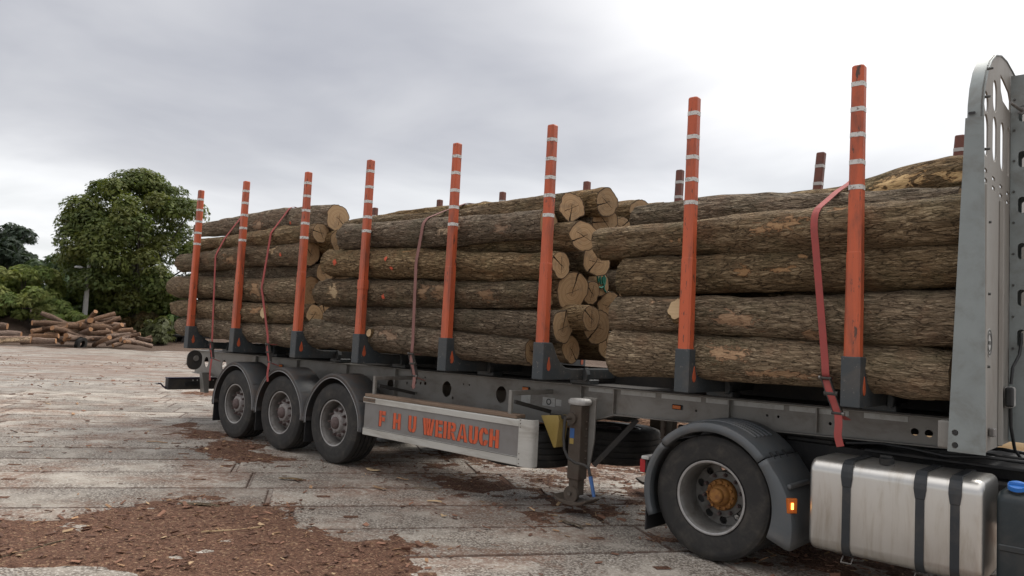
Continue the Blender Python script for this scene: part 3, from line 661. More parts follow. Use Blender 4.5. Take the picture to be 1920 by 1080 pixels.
# sawn ends showing in the gap before the front stack (middle stack)
for key, px, py, X1, r, lab, ct in [('Ba', 1095, 443, 5.02, .165, 'round tan sawn end with slanting crack below the middle stack crest', (.45, .0)),
        ('Bb', 1134, 416, 4.92, .14, 'darker sawn end tucked behind the round tan end', (.40, .1)),
        ('Bc', 1118, 490, 4.85, .165, 'log end hanging just under the long log of the front stack', (.35, -.1)),
        ('Bd', 1121, 530, 4.7, .17, 'sawn end carrying a green paint mark', (.2, 0)),
        ('Be', 1074, 545, 4.86, .225, 'biggest sawn end of the middle stack, split and ragged', (.2, .1)),
        ('Bf', 1109, 549, 4.88, .135, 'narrow sawn end between the ragged end and the green mark', (.15, .1)),
        ('Bg', 1108, 597, 5.12, .15, 'sawn end with a diagonal dark crack low in the gap', (.05, 0)),
        ('Bh', 1121, 613, 4.95, .195, 'wide sawn end behind the diagonal cracked one', (.15, 0)),
        ('Bi', 1143, 572, 4.7, .175, 'triangular looking sawn end deep in the gap', (.3, .1)),
        ('Bj', 1138, 648, 4.76, .17, 'lowest deep sawn end beside the flared butt', (.1, 0)),
        ('Bk', 1138, 380, 5.0, .145, 'crest log end of the middle stack with long straight crack', (.25, 0)),
        ('Bl', 1200, 397, 4.8, .15, 'yellowish sawn end on top behind the front stack', (.3, 0)),
        ('Bm', 1167, 424, 4.75, .115, 'small pale sawn end on top of the middle stack', (.3, 0)),
        ('Bn', 1243, 400, 4.6, .15, 'farthest crest log of the middle stack showing mostly bark', (0, 0))]:
    p = atx(px, py, X1); xl(key, .95, X1, p.y, p.z, r*.92, r, lab, GB, cut=ct)
for i, (y, z, r) in enumerate([(.25, 1.75, .19), (.65, 1.72, .18), (1.0, 1.75, .19), (.35, 2.15, .18), (.75, 2.1, .19), (1.02, 2.45, .18), (.1, 2.6, .17), (.5, 2.5, .18), (.75, 2.85, .18), (.3, 2.95, .17), (1.0, 3.1, .16)]):
    xl('Bx%d' % i, 1.0, 4.55+.1*(i % 3), y, z, r, r, 'log buried in the middle stack, only dark glimpses showing', GB, nA=28, step=.12)
# rear stack inner ends
for key, px, py, X1, r, lab in [('Aa', 636, 452, .55, .16, 'sawn end half hidden behind the crest of the rear stack'), ('Ab', 609, 592, .30, .17, 'dim sawn end low in the rear stack gap'), ('Ac', 640, 470, .2, .16, 'inner log end deep behind the rear stack face')]:
    p = atx(px, py, X1); xl(key, -3.6, X1, p.y, p.z, r*.9, r, lab, GA)
for i, (y, z, r) in enumerate([(-.55, 1.68, .19), (-.15, 1.66, .19), (.25, 1.67, .19), (.65, 1.66, .18), (1.02, 1.68, .19), (-.4, 2.05, .18), (.05, 2.05, .18), (.45, 2.06, .18), (.95, 2.07, .19), (-.35, 2.45, .18), (.1, 2.45, .18), (.6, 2.45, .18), (1.0, 2.48, .18), (-.35, 2.83, .17), (.2, 2.83, .17), (.75, 2.85, .17), (-.64, 2.21, .16), (.3, 2.24, .17), (-.62, 2.63, .15), (-.45, 3.08, .15)]):  # last four added to close bright slits through the stack
    xl('Ax%d' % i, -3.7+.1*(i % 4), .1+.12*(i % 3), y, z, r, r, 'log buried in the rear stack, only dark glimpses showing', GA, nA=28, step=.12)
for i, (y, z, r) in enumerate([(-.55, 1.72, .19), (-.12, 1.70, .20), (.3, 1.7, .19), (.7, 1.72, .19), (1.05, 1.72, .17), (-.5, 2.12, .19), (.0, 2.13, .2), (.5, 2.12, .19), (1.0, 2.1, .18), (-.55, 2.52, .18), (-.05, 2.55, .19), (.45, 2.5, .18), (.98, 2.5, .18), (-.1, 2.93, .17), (.4, 2.88, .17), (.9, 2.88, .17)]):
    xl('Cx%d' % i, 5.5+.1*(i % 4), 8.42, y, z, r, r, 'log buried in the front stack, only dark glimpses showing', GC, nA=28, step=.12)
# torn bark, branch stubs and paint dots
for k, px, py, l, w, m in [('C0', 1665, 345, .34, .16, 'pale_wood'), ('C0', 1785, 322, .22, .08, 'pale_wood'), ('C1', 1775, 372, .30, .05, 'pale_wood'), ('C2', 1448, 421, .32, .085, 'bare_wood'), ('C2', 1570, 380, .12, .04, 'bare_wood'),
        ('C3', 1388, 503, .12, .09, 'bare_wood'), ('C3', 1455, 502, .26, .03, 'bare_wood'), ('C4', 1378, 606, .28, .09, 'bare_wood'), ('C4', 1530, 634, .14, .07, 'bare_wood'), ('C5', 1355, 653, .24, .12, 'bare_wood'), ('C5', 1465, 708, .40, .05, 'bare_wood'),
        ('B4', 820, 546, .22, .17, 'bare_wood'), ('B4', 787, 540, .14, .14, 'bare_wood'), ('B4', 905, 560, .18, .10, 'bare_wood'), ('B2', 835, 425, .34, .07, 'pale_wood'), ('B2', 935, 435, .20, .06, 'bare_wood'), ('B6', 720, 625, .30, .07, 'bare_wood'),
        ('A1', 475, 422, .30, .16, 'bare_wood'), ('A3', 505, 463, .20, .10, 'pale_wood'), ('A3', 428, 493, .34, .11, 'bare_wood'), ('A5', 468, 540, .26, .18, 'bare_wood'), ('A6', 470, 580, .28, .10, 'bare_wood'), ('B4', 615, 545, .16, .2, 'pale_wood')]:
    bare(LOGS[k], px, py, l, w, m == 'pale_wood')
for k, px, py, s in [('B3', 718, 480, .055), ('B3', 726, 504, .045), ('B3', 622, 497, .07), ('B4', 712, 561, .05), ('A3', 520, 482, .05), ('A1', 537, 420, .05)]:
    patch(LOGS[k], px, py, s, s*.9, 'pink_paint', 3, 'paint_dot', .005)
def stub(k, px, py, r, h=.02):
    o = LOGS[k]; V, L, nA, nL = LOGDATA[o.name]; iu, it = on_log(o, px, py); p = Vector(V[iu, it]); c = Vector(V[iu].mean(0)); n = (p-c); n.x = 0; n.normalize(); m = n.to_track_quat('Z', 'X').to_matrix(); g = random.Random(int(px))
    rings = []; seg = 18; rad = [r*g.uniform(.85, 1.12) for _ in range(seg)]
    for f_, hh in ((1.35, -.02), (1.12, h*.6), (1., h)): rings.append([p+m @ Vector((f_*rad[i]*math.cos(6.283*i/seg), f_*rad[i]*math.sin(6.283*i/seg)*.95, hh)) for i in range(seg)])
    s = ob('branch_stub', MB().loft(rings, cap=False), 'bark', o, 60)
    ff = MB().add([p+m @ Vector((0, 0, h-.004))]+rings[-1], [(0, 1+i, 1+(i+1) % seg) for i in range(seg)]); ob('branch_cut', ff, 'pale_wood', s)
stub('A6', 490, 583, .085); stub('C4', 1266, 577, .085, .03); stub('B6', 688, 622, .05, .03)
# green mark on one sawn end
p = atx(1126, 527, 4.722); o = LOGS['Bd']; iv = (Matrix.Translation(o.location) @ o.rotation_quaternion.to_matrix().to_4x4()).inverted()
mb = MB()
for pts in ([(-.09, .06), (-.06, -.02), (-.03, .05), (-.01, -.04)], [(.02, .05), (.03, -.02), (.07, -.03), (.08, .05)], [(.05, .07), (.06, -.09), (.10, -.12)], [(-.10, -.07), (.0, -.08), (.04, -.06)]):
    mb.tube([iv @ Vector((4.722+.012, p.y+a, p.z+b)) for a, b in pts], .011, 6)
ob('paint_mark', mb, 'green_paint', o, 60)

# ================================================================== TRAILER
TR = empty('timber_trailer', (0, 0, 0)); tag(TR, 'grey three axle timber trailer with orange stakes and lettered side guard', 'trailer')
SX = [-2.865, -1.331, 0.41, 1.844, 3.456, 4.862, 6.47, 7.853]
zb = lambda x: 1.335+.0072*x           # underside of the bolsters
zt = lambda x: zb(x)-.06               # top of the main beams
# main beams
def beam(y, s):
    bot = [(-4.15, .83), (-3.0, .80), (1.0, .82), (4.80, .865), (4.86, .90), (5.30, 1.04), (8.40, 1.115)]
    outer = bot+[(8.40, zt(8.4)-.012), (-4.15, zt(-4.15)-.012)]
    holes = [ellipse(2.72, 1.085, .085, .10), ellipse(3.66, 1.10, .085, .10), ellipse(-3.72, 1.04, .085, .095), ellipse(-3.05, 1.02, .085, .095), ellipse(.75, 1.06, .08, .09), ellipse(1.6, 1.05, .07, .08)]
    for hx, hz, hr in [(1.95, 1.10, .018), (2.12, 1.12, .02), (2.22, 1.12, .02), (2.31, 1.125, .024), (2.05, 1.06, .014), (1.98, .98, .018), (2.15, .985, .018), (2.84, .985, .018), (2.3, 1.2, .012), (3.02, 1.17, .012), (3.12, 1.17, .012), (6.2, 1.17, .012), (6.9, 1.2, .012), (7.0, 1.2, .012), (7.45, 1.19, .014), (8.1, 1.2, .03), (8.2, 1.2, .03)]: holes.append(ellipse(hx, hz, hr, hr, 12))
    w = ob('main_beam', placed(plate(outer, holes if s > 0 else [], .012), XZ(y)), 'chassis_grey', TR, None, .002, 1)  # far web left solid so no light shows through the near holes
    mb = MB(); mb.loft([[(x, y-.075, zt(x)-.012), (x, y+.075, zt(x)-.012), (x, y+.075, zt(x)), (x, y-.075, zt(x))] for x in (-4.15, 8.40)])
    ob('top_flange', mb, 'chassis_grey', w, None, .003, 1)
    mb = MB(); mb.loft([[(x, y-.065, z-.012), (x, y+.065, z-.012), (x, y+.065, z), (x, y-.065, z)] for x, z in bot]); ob('bottom_flange', mb, 'chassis_grey', w, None, .003, 1)
    for x in (-1.9, -.65, .65, 1.75, 4.86, 5.28, 6.55, 7.35): 
        zl = np.interp(x, [b[0] for b in bot], [b[1] for b in bot]); ob('web_stiffener', MB().b2((x-.006, y-s*.06, zl+.014), (x+.006, y-s*.0065, zt(x)-.014)), 'chassis_grey', w)
    pass
    return w
bnear = beam(-.52, 1); beam(.52, -1)
for i, x in enumerate((-4.1, -2.2, -.9, .55, 2.0, 3.0, 4.2, 5.6, 6.9, 8.3)):
    ob('cross_member', MB().b2((x-.04, -.51, zt(x)-.22 if x < 5 else 1.12), (x+.04, .51, zt(x)-.03)), 'chassis_dark', TR, None, .004, 1)
# conspicuity strips under the near top flange of the neck
for x0, x1 in ((4.93, 5.24), (5.34, 5.75), (5.82, 6.25), (6.30, 6.52), (6.58, 7.05), (7.10, 7.60), (7.72, 8.05)):
    mb = MB().loft([[(x, -.5305, zt(x)-.062), (x, -.5275, zt(x)-.062), (x, -.5275, zt(x)-.018), (x, -.5305, zt(x)-.018)] for x in (x0, x1)]); ob('reflective_strip', mb, 'sticker', TR)
# neck deck with chequered dark sheet
mb = MB().loft([[(x, -.60, zt(x)+.002), (x, .60, zt(x)+.002), (x, .60, zt(x)+.012), (x, -.60, zt(x)+.012)] for x in (4.75, 8.40)]); ob('deck_sheet', mb, 'chassis_dark', TR)
mb = MB().loft([[(x, -.45, zt(x)+.002), (x, .45, zt(x)+.002), (x, .45, zt(x)+.010), (x, -.45, zt(x)+.010)] for x in (-4.1, 4.7)]); ob('deck_sheet', mb, 'chassis_dark', TR)
for y in (.02, .62):  # added dark strips that block the bright gap under the logs
    mb = MB().loft([[(x, y-.03, zt(x)+.013), (x, y+.03, zt(x)+.013), (x, y+.03, zb(x)+.10), (x, y-.03, zb(x)+.10)] for x in (-4.0, 8.38)]); ob('gap_blocker', mb, 'chassis_dark', TR)

# bolsters with gusseted ends; stakes in their sockets
def arc(cx, cz, r, a0, a1, n=8): return [(cx+r*math.cos(R(a0+(a1-a0)*i/n)), cz+r*math.sin(R(a0+(a1-a0)*i/n))) for i in range(n+1)]
half = [(-1.335, .0), (-1.335, .375), (-1.175, .375)]+[(-1.155, .345), (-1.10, .262)]+arc(-.86, .33, .25, 195, 268, 7)+[(-.80, .08+.0)]
for i, x in enumerate(SX):
    z0 = zb(x); prof = [(-1.335, .0), (-1.335, .375), (-1.20, .375), (-1.165, .33), (-1.10, .225), (-1.04, .165), (-.96, .125), (-.86, .112)]
    poly = prof+[(-y, z) for y, z in reversed(prof)]+[(.60, -.0), (-.60, -.0)]
    b = ob('bolster', MB().prism([(y, z+z0+.004) for y, z in poly], 'x', x-.07, x+.07), 'bolster_grey', TR, None, .008, 2)
    for s in (-1, 1):
        ob('flange_pad', MB().b2((x-.13, s*.52-.09, zt(x)+.013), (x+.13, s*.52+.09, z0+.0035)), 'bolster_grey', b, None, .006, 1)
        ob('clamp_lug', MB().prism([(x+.072, z0+.02), (x+.072, z0+.125), (x+.10, z0+.13), (x+.125, z0+.06), (x+.115, z0-.01), (x+.08, z0-.02)], 'y', s*.62-.035, s*.62+.035), 'bolster_grey', b, None, .006, 1)
        drop = [(s*1.245+.028*math.cos(a)*(1 if math.sin(a) < 0 else (1-math.sin(a)*.75)), z0+.14+(.045*math.sin(a) if math.sin(a) < 0 else .095*math.sin(a))) for a in [2*math.pi*k/16 for k in range(16)]]
        ob('orange_drop', MB().prism(drop, 'x', x+.0705, x+.0755), 'orange_paint', b)
    for s in (-1, 1):
        top = 3.985 + (.045 if i < 2 else .0); lean = 0.; xs = x
        if s > 0:
            top = 4.03; xs = x+{5: .06, 6: .22, 7: .20}.get(i, .0)
        st = None
        def octa(cx, cy, z, w, d, c=.32):
            a, b_ = w/2, d/2; return [(cx+p*a, cy+q_*b_, z) for p, q_ in ((-1+c, -1), (1-c, -1), (1, -1+c), (1, 1-c), (1-c, 1), (-1+c, 1), (-1, 1-c), (-1, -1+c))]
        y = s*1.275; lv = [(z0+.03, .118, .115, 0.), (2.55 if i != 3 else 2.40, .108, .105, .5), (2.551 if i != 3 else 2.401, .102, .10, .5), (top-.01, .090, .088, 1.), (top, .080, .078, 1.)]
        st = ob('stake', MB().loft([octa(x+(xs-x)*f_, y, z, w, d) for z, w, d, f_ in lv]), 'orange_paint' if s < 0 else 'dark_orange', TR, None, .003, 1)
        if i == 3 and s < 0: ob('sleeve_collar', MB().loft([octa(x, y, z, .122, .119) for z in (2.30, 2.42)]), 'orange_paint', st, None, .003, 1)
        for k in range(5):
            z = top-.155-.196*k + rng.uniform(-.008, .008); f_ = (z-2.55)/(top-2.55); w = .102+(.090-.102)*f_+.0035; xx = x+(xs-x)*(.5+.5*f_)
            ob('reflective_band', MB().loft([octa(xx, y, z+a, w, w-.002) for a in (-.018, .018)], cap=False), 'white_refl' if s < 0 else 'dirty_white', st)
# rear end: marker plate, underrun bar
mp = ob('marker_plate', MB().prism([(p_[0], p_[1]) for p_ in slot(-1.17, 1.12, .26, .33)], 'x', -2.86, -2.83), 'chassis_dark', TR, None, .004, 1)
ob('marker_lens', MB().cyl((-2.829, -1.15, 1.15), (-2.815, -1.15, 1.15), .05, .045, 20), 'chassis_grey', mp, 40)
ub = ob('underrun_bar', MB().b2((-3.74, -1.24, .55), (-3.62, 1.24, .74)), 'chassis_dark', TR, None, .008, 2)
ob('bar_cap', MB().b2((-3.745, -1.245, .742), (-3.615, 1.245, .765)), 'purple_dark', ub, None, .004, 1)
ob('step', MB().b2((-3.618, -.95, .615), (-3.60, -.72, .68)), 'black_plastic', ub, None, .006, 1)
ob('end_hook', MB().tube([(-3.68, -1.24, .58), (-3.68, -1.29, .60), (-3.68, -1.34, .655), (-3.68, -1.40, .66)], .014, 8), 'purple_dark', ub, 40)
ob('hook_tip', MB().cyl((-3.68, -1.40, .66), (-3.68, -1.43, .66), .02, .016, 10), 'dirty_white', ub, 40)
for s in (-1, 1):
    ob('bar_hanger', MB().loft([[(-3.60, s*.62-.05*k, z), (-3.60, s*.62+.05*k, z), (-3.45+.1*(1-k), s*.62+.05*k, z), (-3.45+.1*(1-k), s*.62-.05*k, z)] for z, k in ((.50, .8), (.86, 1.6))]), 'chassis_grey', TR, None, .006, 1)
    for dy in (-.18, -.10, .12, .20): ob('bolt', MB().cyl((-3.619, s*.62+dy, .715), (-3.606, s*.62+dy, .715), .012, .012, 8), 'dirty_white', ub)

# wheels
def tyre_profile(Rt, w, rs):
    h = w/2; g = []
    tread = [(-h*.80, Rt-.004)]
    for gy_ in (-.5, -.17, .17, .5):
        c = h*gy_*.98; tread += [(c-.008, Rt), (c-.006, Rt-.014), (c+.006, Rt-.014), (c+.008, Rt)]
    tread += [(h*.80, Rt-.004)]
    side = [(-h*.86, rs), (-h*.93, rs+.02), (-h*.965, rs+.022), (-h*.97, rs+.034), (-h*.995, rs+.075), (-h*1.0, rs+.11), (-h*.985, rs+.135), (-h*.99, rs+.14), (-h*.975, rs+.175), (-h*.94, rs+.19), (-h*.93, Rt-.03), (-h*.88, Rt-.012)]
    return side+tread+[(-y, r) for y, r in reversed(side)]
def holes_disc(r0, r1, rh, n, hr, y, th):
    me = plate(ellipse(0, 0, r1, r1, 60), [ellipse(0, 0, r0, r0, 40)]+[ellipse(rh*math.cos(2*math.pi*k/n+.3), rh*math.sin(2*math.pi*k/n+.3), hr, hr*.9, 14) for k in range(n)], th)
    return placed(me, XZ(y))
def make_trailer_wheel():
    w = ob('wheel', MB().lathe([(.16, .30), (.15, .285), (.0, .262), (-.12, .268), (-.150, .279), (-.158, .292), (-.166, .303), (-.172, .305), (-.174, .298), (-.168, .290)], seg=64).lathe([(.0, .262), (-.035, .235), (-.062, .205), (-.066, .10)], seg=64), 'rim_trailer', TR, 45)
    ob('tyre', MB().lathe(tyre_profile(.53, .385, .30), seg=84), 'rubber', w, 32)
    ob('rim_flange', MB().lathe([(-.165, .3055), (-.1755, .3065), (-.1775, .298), (-.171, .2885)], seg=64), 'rim_edge', w, 60)
    h = ob('hub', MB().lathe([(-.064, .192), (-.082, .19), (-.088, .182), (-.09, .142), (-.10, .132), (-.128, .125), (-.14, .112), (-.142, .07), (-.165, .062), (-.172, .05), (-.172, .0)], seg=40), 'hub_flange', w, 35)
    ob('hub_cap', MB().lathe([(-.1425, .082), (-.162, .078), (-.178, .060), (-.182, .0)], seg=24), 'hub_brown', w, 40)
    for k in range(10):
        a = 2*math.pi*k/10; c = Vector((.1675*math.cos(a), 0, .1675*math.sin(a))); n_ = MB(); n_.cyl(c+Vector((0, -.085, 0)), c+Vector((0, -.096, 0)), .026, .024, 12).cyl(c+Vector((0, -.096, 0)), c+Vector((0, -.122, 0)), .0175, .0165, 6).cyl(c+Vector((0, -.12, 0)), c+Vector((0, -.14, 0)), .011, .010, 8); ob('wheel_nut', n_, 'hub_brown', w)
    return w
def copy_tree(o, parent=None):
    c = o.copy(); COL.objects.link(c); c.parent = parent
    for ch in o.children: copy_tree(ch, c)
    return c
tw = make_trailer_wheel(); first = True
for x in (-1.31, 0, 1.31):
    for s in (-1, 1):
        w = tw if first else copy_tree(tw, TR); first = False
        w.location = (x, s*1.035, .53); w.rotation_euler = (0, rng.uniform(0, 6), 0) if s < 0 else (0, rng.uniform(0, 6), math.pi)
    ob('axle', MB().cyl((x, -.90, .53), (x, .90, .53), .075, .075, 16), 'chassis_dark', TR, 40)
    for s in (-1, 1):
        ob('air_bellow', MB().lathe([(-.0, .10)], seg=4) if False else MB().cyl((x-.25, s*.52, .56), (x-.25, s*.52, .80), .12, .12, 18), 'rubber', TR, 40)
        ob('trailing_arm', MB().bar((x+.48, s*.52, .66), (x-.30, s*.52, .50), .08, .10), 'chassis_dark', TR, None, .01, 2)
        ob('hanger_bracket', MB().prism([(x+.38, .82), (x+.58, .82), (x+.54, .60), (x+.42, .60)], 'y', s*.52-.06, s*.52+.06), 'chassis_grey', TR, None, .006, 1)
# mudguards
def sweep(prof_fn, c, a0, a1, n):          # prof_fn(angle deg)->[(y, r)]
    rings = []
    for i in range(n+1):
        a = a0+(a1-a0)*i/n; rings.append([(c[0]+r*math.cos(R(a)), c[1]+y, c[2]+r*math.sin(R(a))) for y, r in prof_fn(a)])
    return rings
def guard_radius(a):                        # flattened arch with a shoulder
    return .618+.020*abs(math.sin(R(2*(a-45))))**2
def mudguard(x, s):
    n = 44
    def prof(a):
        r = guard_radius(a); return [(-.215, r-.045), (-.215, r), (-.20, r+.008), (.19, r+.008), (.20, r), (.20, r-.02)]
    mb = MB().loft(sweep(prof, (x, 0, .53), -4, 186, n), close=False, cap=False)
    g = ob('mudguard', mb, 'guard_plastic', TR, 40); md = g.modifiers.new('s', 'SOLIDIFY'); md.thickness = .008; md.offset = 1
    pts = [(x+(guard_radius(a)-.042)*math.cos(R(a)), -.219, .53+(guard_radius(a)-.042)*math.sin(R(a))) for a in np.linspace(-3, 185, 60)]
    ob('edge_trim', MB().tube(pts, .007, 6), 'trim_light', g, 60)
    for a in (33, 147):
        r = guard_radius(a)+.012; t_ = Matrix.Rotation(R(-a), 3, 'Y'); ob('rib', MB().box((x+r*math.cos(R(a)), -.01, .53+r*math.sin(R(a))), (.012, .38, .03), t_), 'guard_plastic', g, None, .004, 1)
    for xx in (x+.637, x-.637): ob('end_clip', MB().b2((xx-.022, -.222, .49), (xx+.022, .19, .545)), 'guard_plastic', g, None, .006, 1)
    ob('mud_flap', MB().b2((x-.645, -.19, .20), (x-.632, .18, .50)), 'rubber_flap', g, None, .004, 1)
    g.location = (0, s*1.035, 0)
    if s > 0: g.rotation_euler = (0, 0, 0)
    return g
for x in (-1.31, 0, 1.31):
    for s in (-1, 1): mudguard(x, s)
# side lamps on the chassis
for x, y, z, m in ((4.05, -.535, 1.20, 'lamp_orange'), (6.0, -.535, 1.185, 'lamp_orange'), (-1.05, -.60, 1.14, 'lamp_orange'), (1.05, -.62, 1.12, 'lamp_red')):
    l = ob('side_lamp', MB().b2((x-.055, y-.006, z-.024), (x+.055, y+.01, z+.024)), 'black_plastic', TR, None, .006, 2); ob('lens', MB().b2((x-.045, y-.018, z-.018), (x+.045, y-.0065, z+.018)), m, l, None, .006, 2)

# side guard with its lettering
SG = ob('side_guard', MB().b2((2.03, -1.262, .55), (4.60, -1.250, .885)), 'guard_panel', TR)
ob('top_rail', MB().prism([(-1.272, .872), (-1.272, .935), (-1.262, .945), (-1.225, .945), (-1.225, .872)], 'x', 2.0, 4.60), 'guard_white', SG, None, .004, 2)
ob('bottom_rail', MB().prism([(-1.272, .475), (-1.272, .565), (-1.225, .565), (-1.225, .475)], 'x', 2.02, 4.60), 'guard_white', SG, None, .006, 2)
ob('rail_groove', MB().b2((2.021, -1.2745, .5585), (4.599, -1.2725, .5635)), 'emblem_dark', SG)
cap_ = [(4.602, -1.274), (4.68, -1.274), (4.735, -1.262), (4.765, -1.235), (4.772, -1.20), (4.772, -1.15), (4.758, -1.15), (4.758, -1.20), (4.748, -1.228), (4.725, -1.247), (4.68, -1.259), (4.602, -1.259)]
ob('end_cap', MB().prism(cap_, 'z', .472, .952), 'guard_white', SG, 40, .003, 1)
for z in (.50, .545, .60, .87, .905, .94): ob('rivet', MB().cyl((4.625, -1.2745, z), (4.625, -1.279, z), .007, .005, 8), 'bolt', SG)
ob('plank', MB().b2((2.02, -1.268, .948), (4.56, -1.12, .985)), 'plank', SG, None, .004, 1)
ob('maker_plate', MB().b2((2.0, -1.276, .885), (2.24, -1.2725, .938)), 'plank', SG, None, .002, 1)
def text(name, s, size, loc, mat, parent, ext=.001, rot=(R(90), 0, 0), off=0):
    cu = bpy.data.curves.new('tmp', 'FONT'); cu.body = s; cu.size = size; cu.extrude = ext; cu.offset = off
    o = bpy.data.objects.new('tmp', cu); COL.objects.link(o); dg = bpy.context.evaluated_depsgraph_get(); me = bpy.data.meshes.new_from_object(o.evaluated_get(dg)); bpy.data.objects.remove(o, do_unlink=True)
    me.materials.clear(); q_ = link(name, me, mat, parent); q_.location = loc; q_.rotation_euler = rot; return q_
text('maker_text', 'LCORKAW', .046, (2.015, -1.2775, .896), 'emblem_dark', SG)
# stencil letters, unit cell 1 high
G = .045
def rect(a, b, c, d): return [(a, b), (c, b), (c, d), (a, d)]
def ringseg(cx, cy, rx, ry, t0, t1, th, n=8):
    o_ = [(cx+rx*math.cos(R(t0+(t1-t0)*i/n)), cy+ry*math.sin(R(t0+(t1-t0)*i/n))) for i in range(n+1)]
    i_ = [(cx+(rx-th)*math.cos(R(t0+(t1-t0)*i/n)), cy+(ry-th)*math.sin(R(t0+(t1-t0)*i/n))) for i in range(n+1)]
    return o_+i_[::-1]
GL = {'F': (.62, [rect(0, 0, .24, 1), rect(.24+G, .74, .62, 1), rect(.24+G, .36, .56, .60)]),
      'H': (.70, [rect(0, 0, .25, 1), rect(.45, 0, .70, 1), rect(.25+G*.6, .40, .45-G*.6, .62)]),
      'U': (.70, [[(0, 1), (0, .28), (.06, .10), (.18, .01), (.32, 0), (.32, .20), (.25, .26), (.25, 1)], [(.70, 1), (.70, .28), (.64, .10), (.52, .01), (.38, 0), (.38, .20), (.45, .26), (.45, 1)]]),
      'W': (1.02, [[(0, 1), (.23, 1), (.36, 0), (.18, 0)], [(.27, 1), (.47, 1), (.53, .55), (.40, 0)], [(.51, 1), (.70, 1), (.62, 0), (.43, 0)], [(.80, 1), (1.02, 1), (.86, 0), (.66, 0), (.64, .1)]]),
      'E': (.60, [rect(0, 0, .24, 1), rect(.24+G, .77, .60, 1), rect(.24+G, .39, .55, .61), rect(.24+G, 0, .60, .23)]),
      'I': (.25, [rect(0, 0, .25, 1)]),
      'R': (.68, [rect(0, 0, .24, 1), [(.24+G, 1), (.48, 1), (.62, .93), (.66, .75), (.62, .56), (.50, .47), (.24+G, .47), (.24+G, .64), (.40, .66), (.43, .75), (.40, .82), (.24+G, .83)], [(.27, .42), (.48, .42), (.68, 0), (.44, 0)]]),
      'A': (.84, [[(0, 0), (.24, 0), (.40, .9), (.40, 1), (.28, 1)], [(.84, 0), (.60, 0), (.44, .9), (.44, 1), (.56, 1)], rect(.33, .16, .51, .34)]),
      'C': (.68, [[(.31, 1), (.20, .98), (.07, .86), (0, .66), (0, .34), (.07, .14), (.20, .02), (.31, 0), (.31, .24), (.25, .36), (.25, .64), (.31, .76)], [(.36, 1), (.50, .98), (.62, .88), (.68, .68), (.45, .66), (.42, .74), (.36, .77)], [(.36, 0), (.50, .02), (.62, .12), (.68, .32), (.45, .34), (.42, .26), (.36, .23)]])}
def letters(s, xs, z, h, wx):
    for ch, x in zip(s, xs):
        w, polys = GL[ch]; mb = MB(); sh = MB()
        for p_ in polys:
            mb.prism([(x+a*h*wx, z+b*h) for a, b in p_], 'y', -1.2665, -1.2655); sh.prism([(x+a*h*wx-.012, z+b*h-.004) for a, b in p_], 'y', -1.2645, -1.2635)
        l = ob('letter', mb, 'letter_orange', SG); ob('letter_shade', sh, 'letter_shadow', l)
xs = [2.33, 2.60, 2.88]; W_ = 1.02
letters('FHU', xs, .612, .190, W_)
x = 3.13; xs2 = []
for ch in 'WEIRAUCH': xs2.append(x); x += GL[ch][0]*.190*W_+.020
letters('WEIRAUCH', xs2, .612, .190, W_*(1.165/(x-3.13)) if False else W_)
print('letters end', x)
# brackets that carry the guard
for x, z in ((2.13, 1.19), (4.42, 1.205)):
    ob('guard_arm', MB().b2((x-.02, -1.22, z-.03), (x+.02, -.53, z+.02)).b2((x-.022, -1.225, .95), (x+.022, -1.19, z+.022)), 'chassis_grey', TR, None, .004, 1)
    ob('arm_brace', MB().bar((x, -1.14, z-.10), (x+.02, -.56, .98), .03, .04), 'chassis_dark', TR)
# stickers on the beam
for x0, x1, z0, z1 in ((3.98, 4.12, 1.04, 1.14), (4.30, 4.48, 1.035, 1.13), (4.49, 4.57, 1.05, 1.12)):
    ob('sticker', MB().b2((x0, -.530, z0), (x1, -.5275, z1)), 'sticker', TR)
ob('sticker_print', placed(plate(ellipse(4.39, 1.083, .036, .036, 20), [ellipse(4.39, 1.083, .022, .022, 16)], .001), XZ(-.5312)), 'emblem_dark', TR)

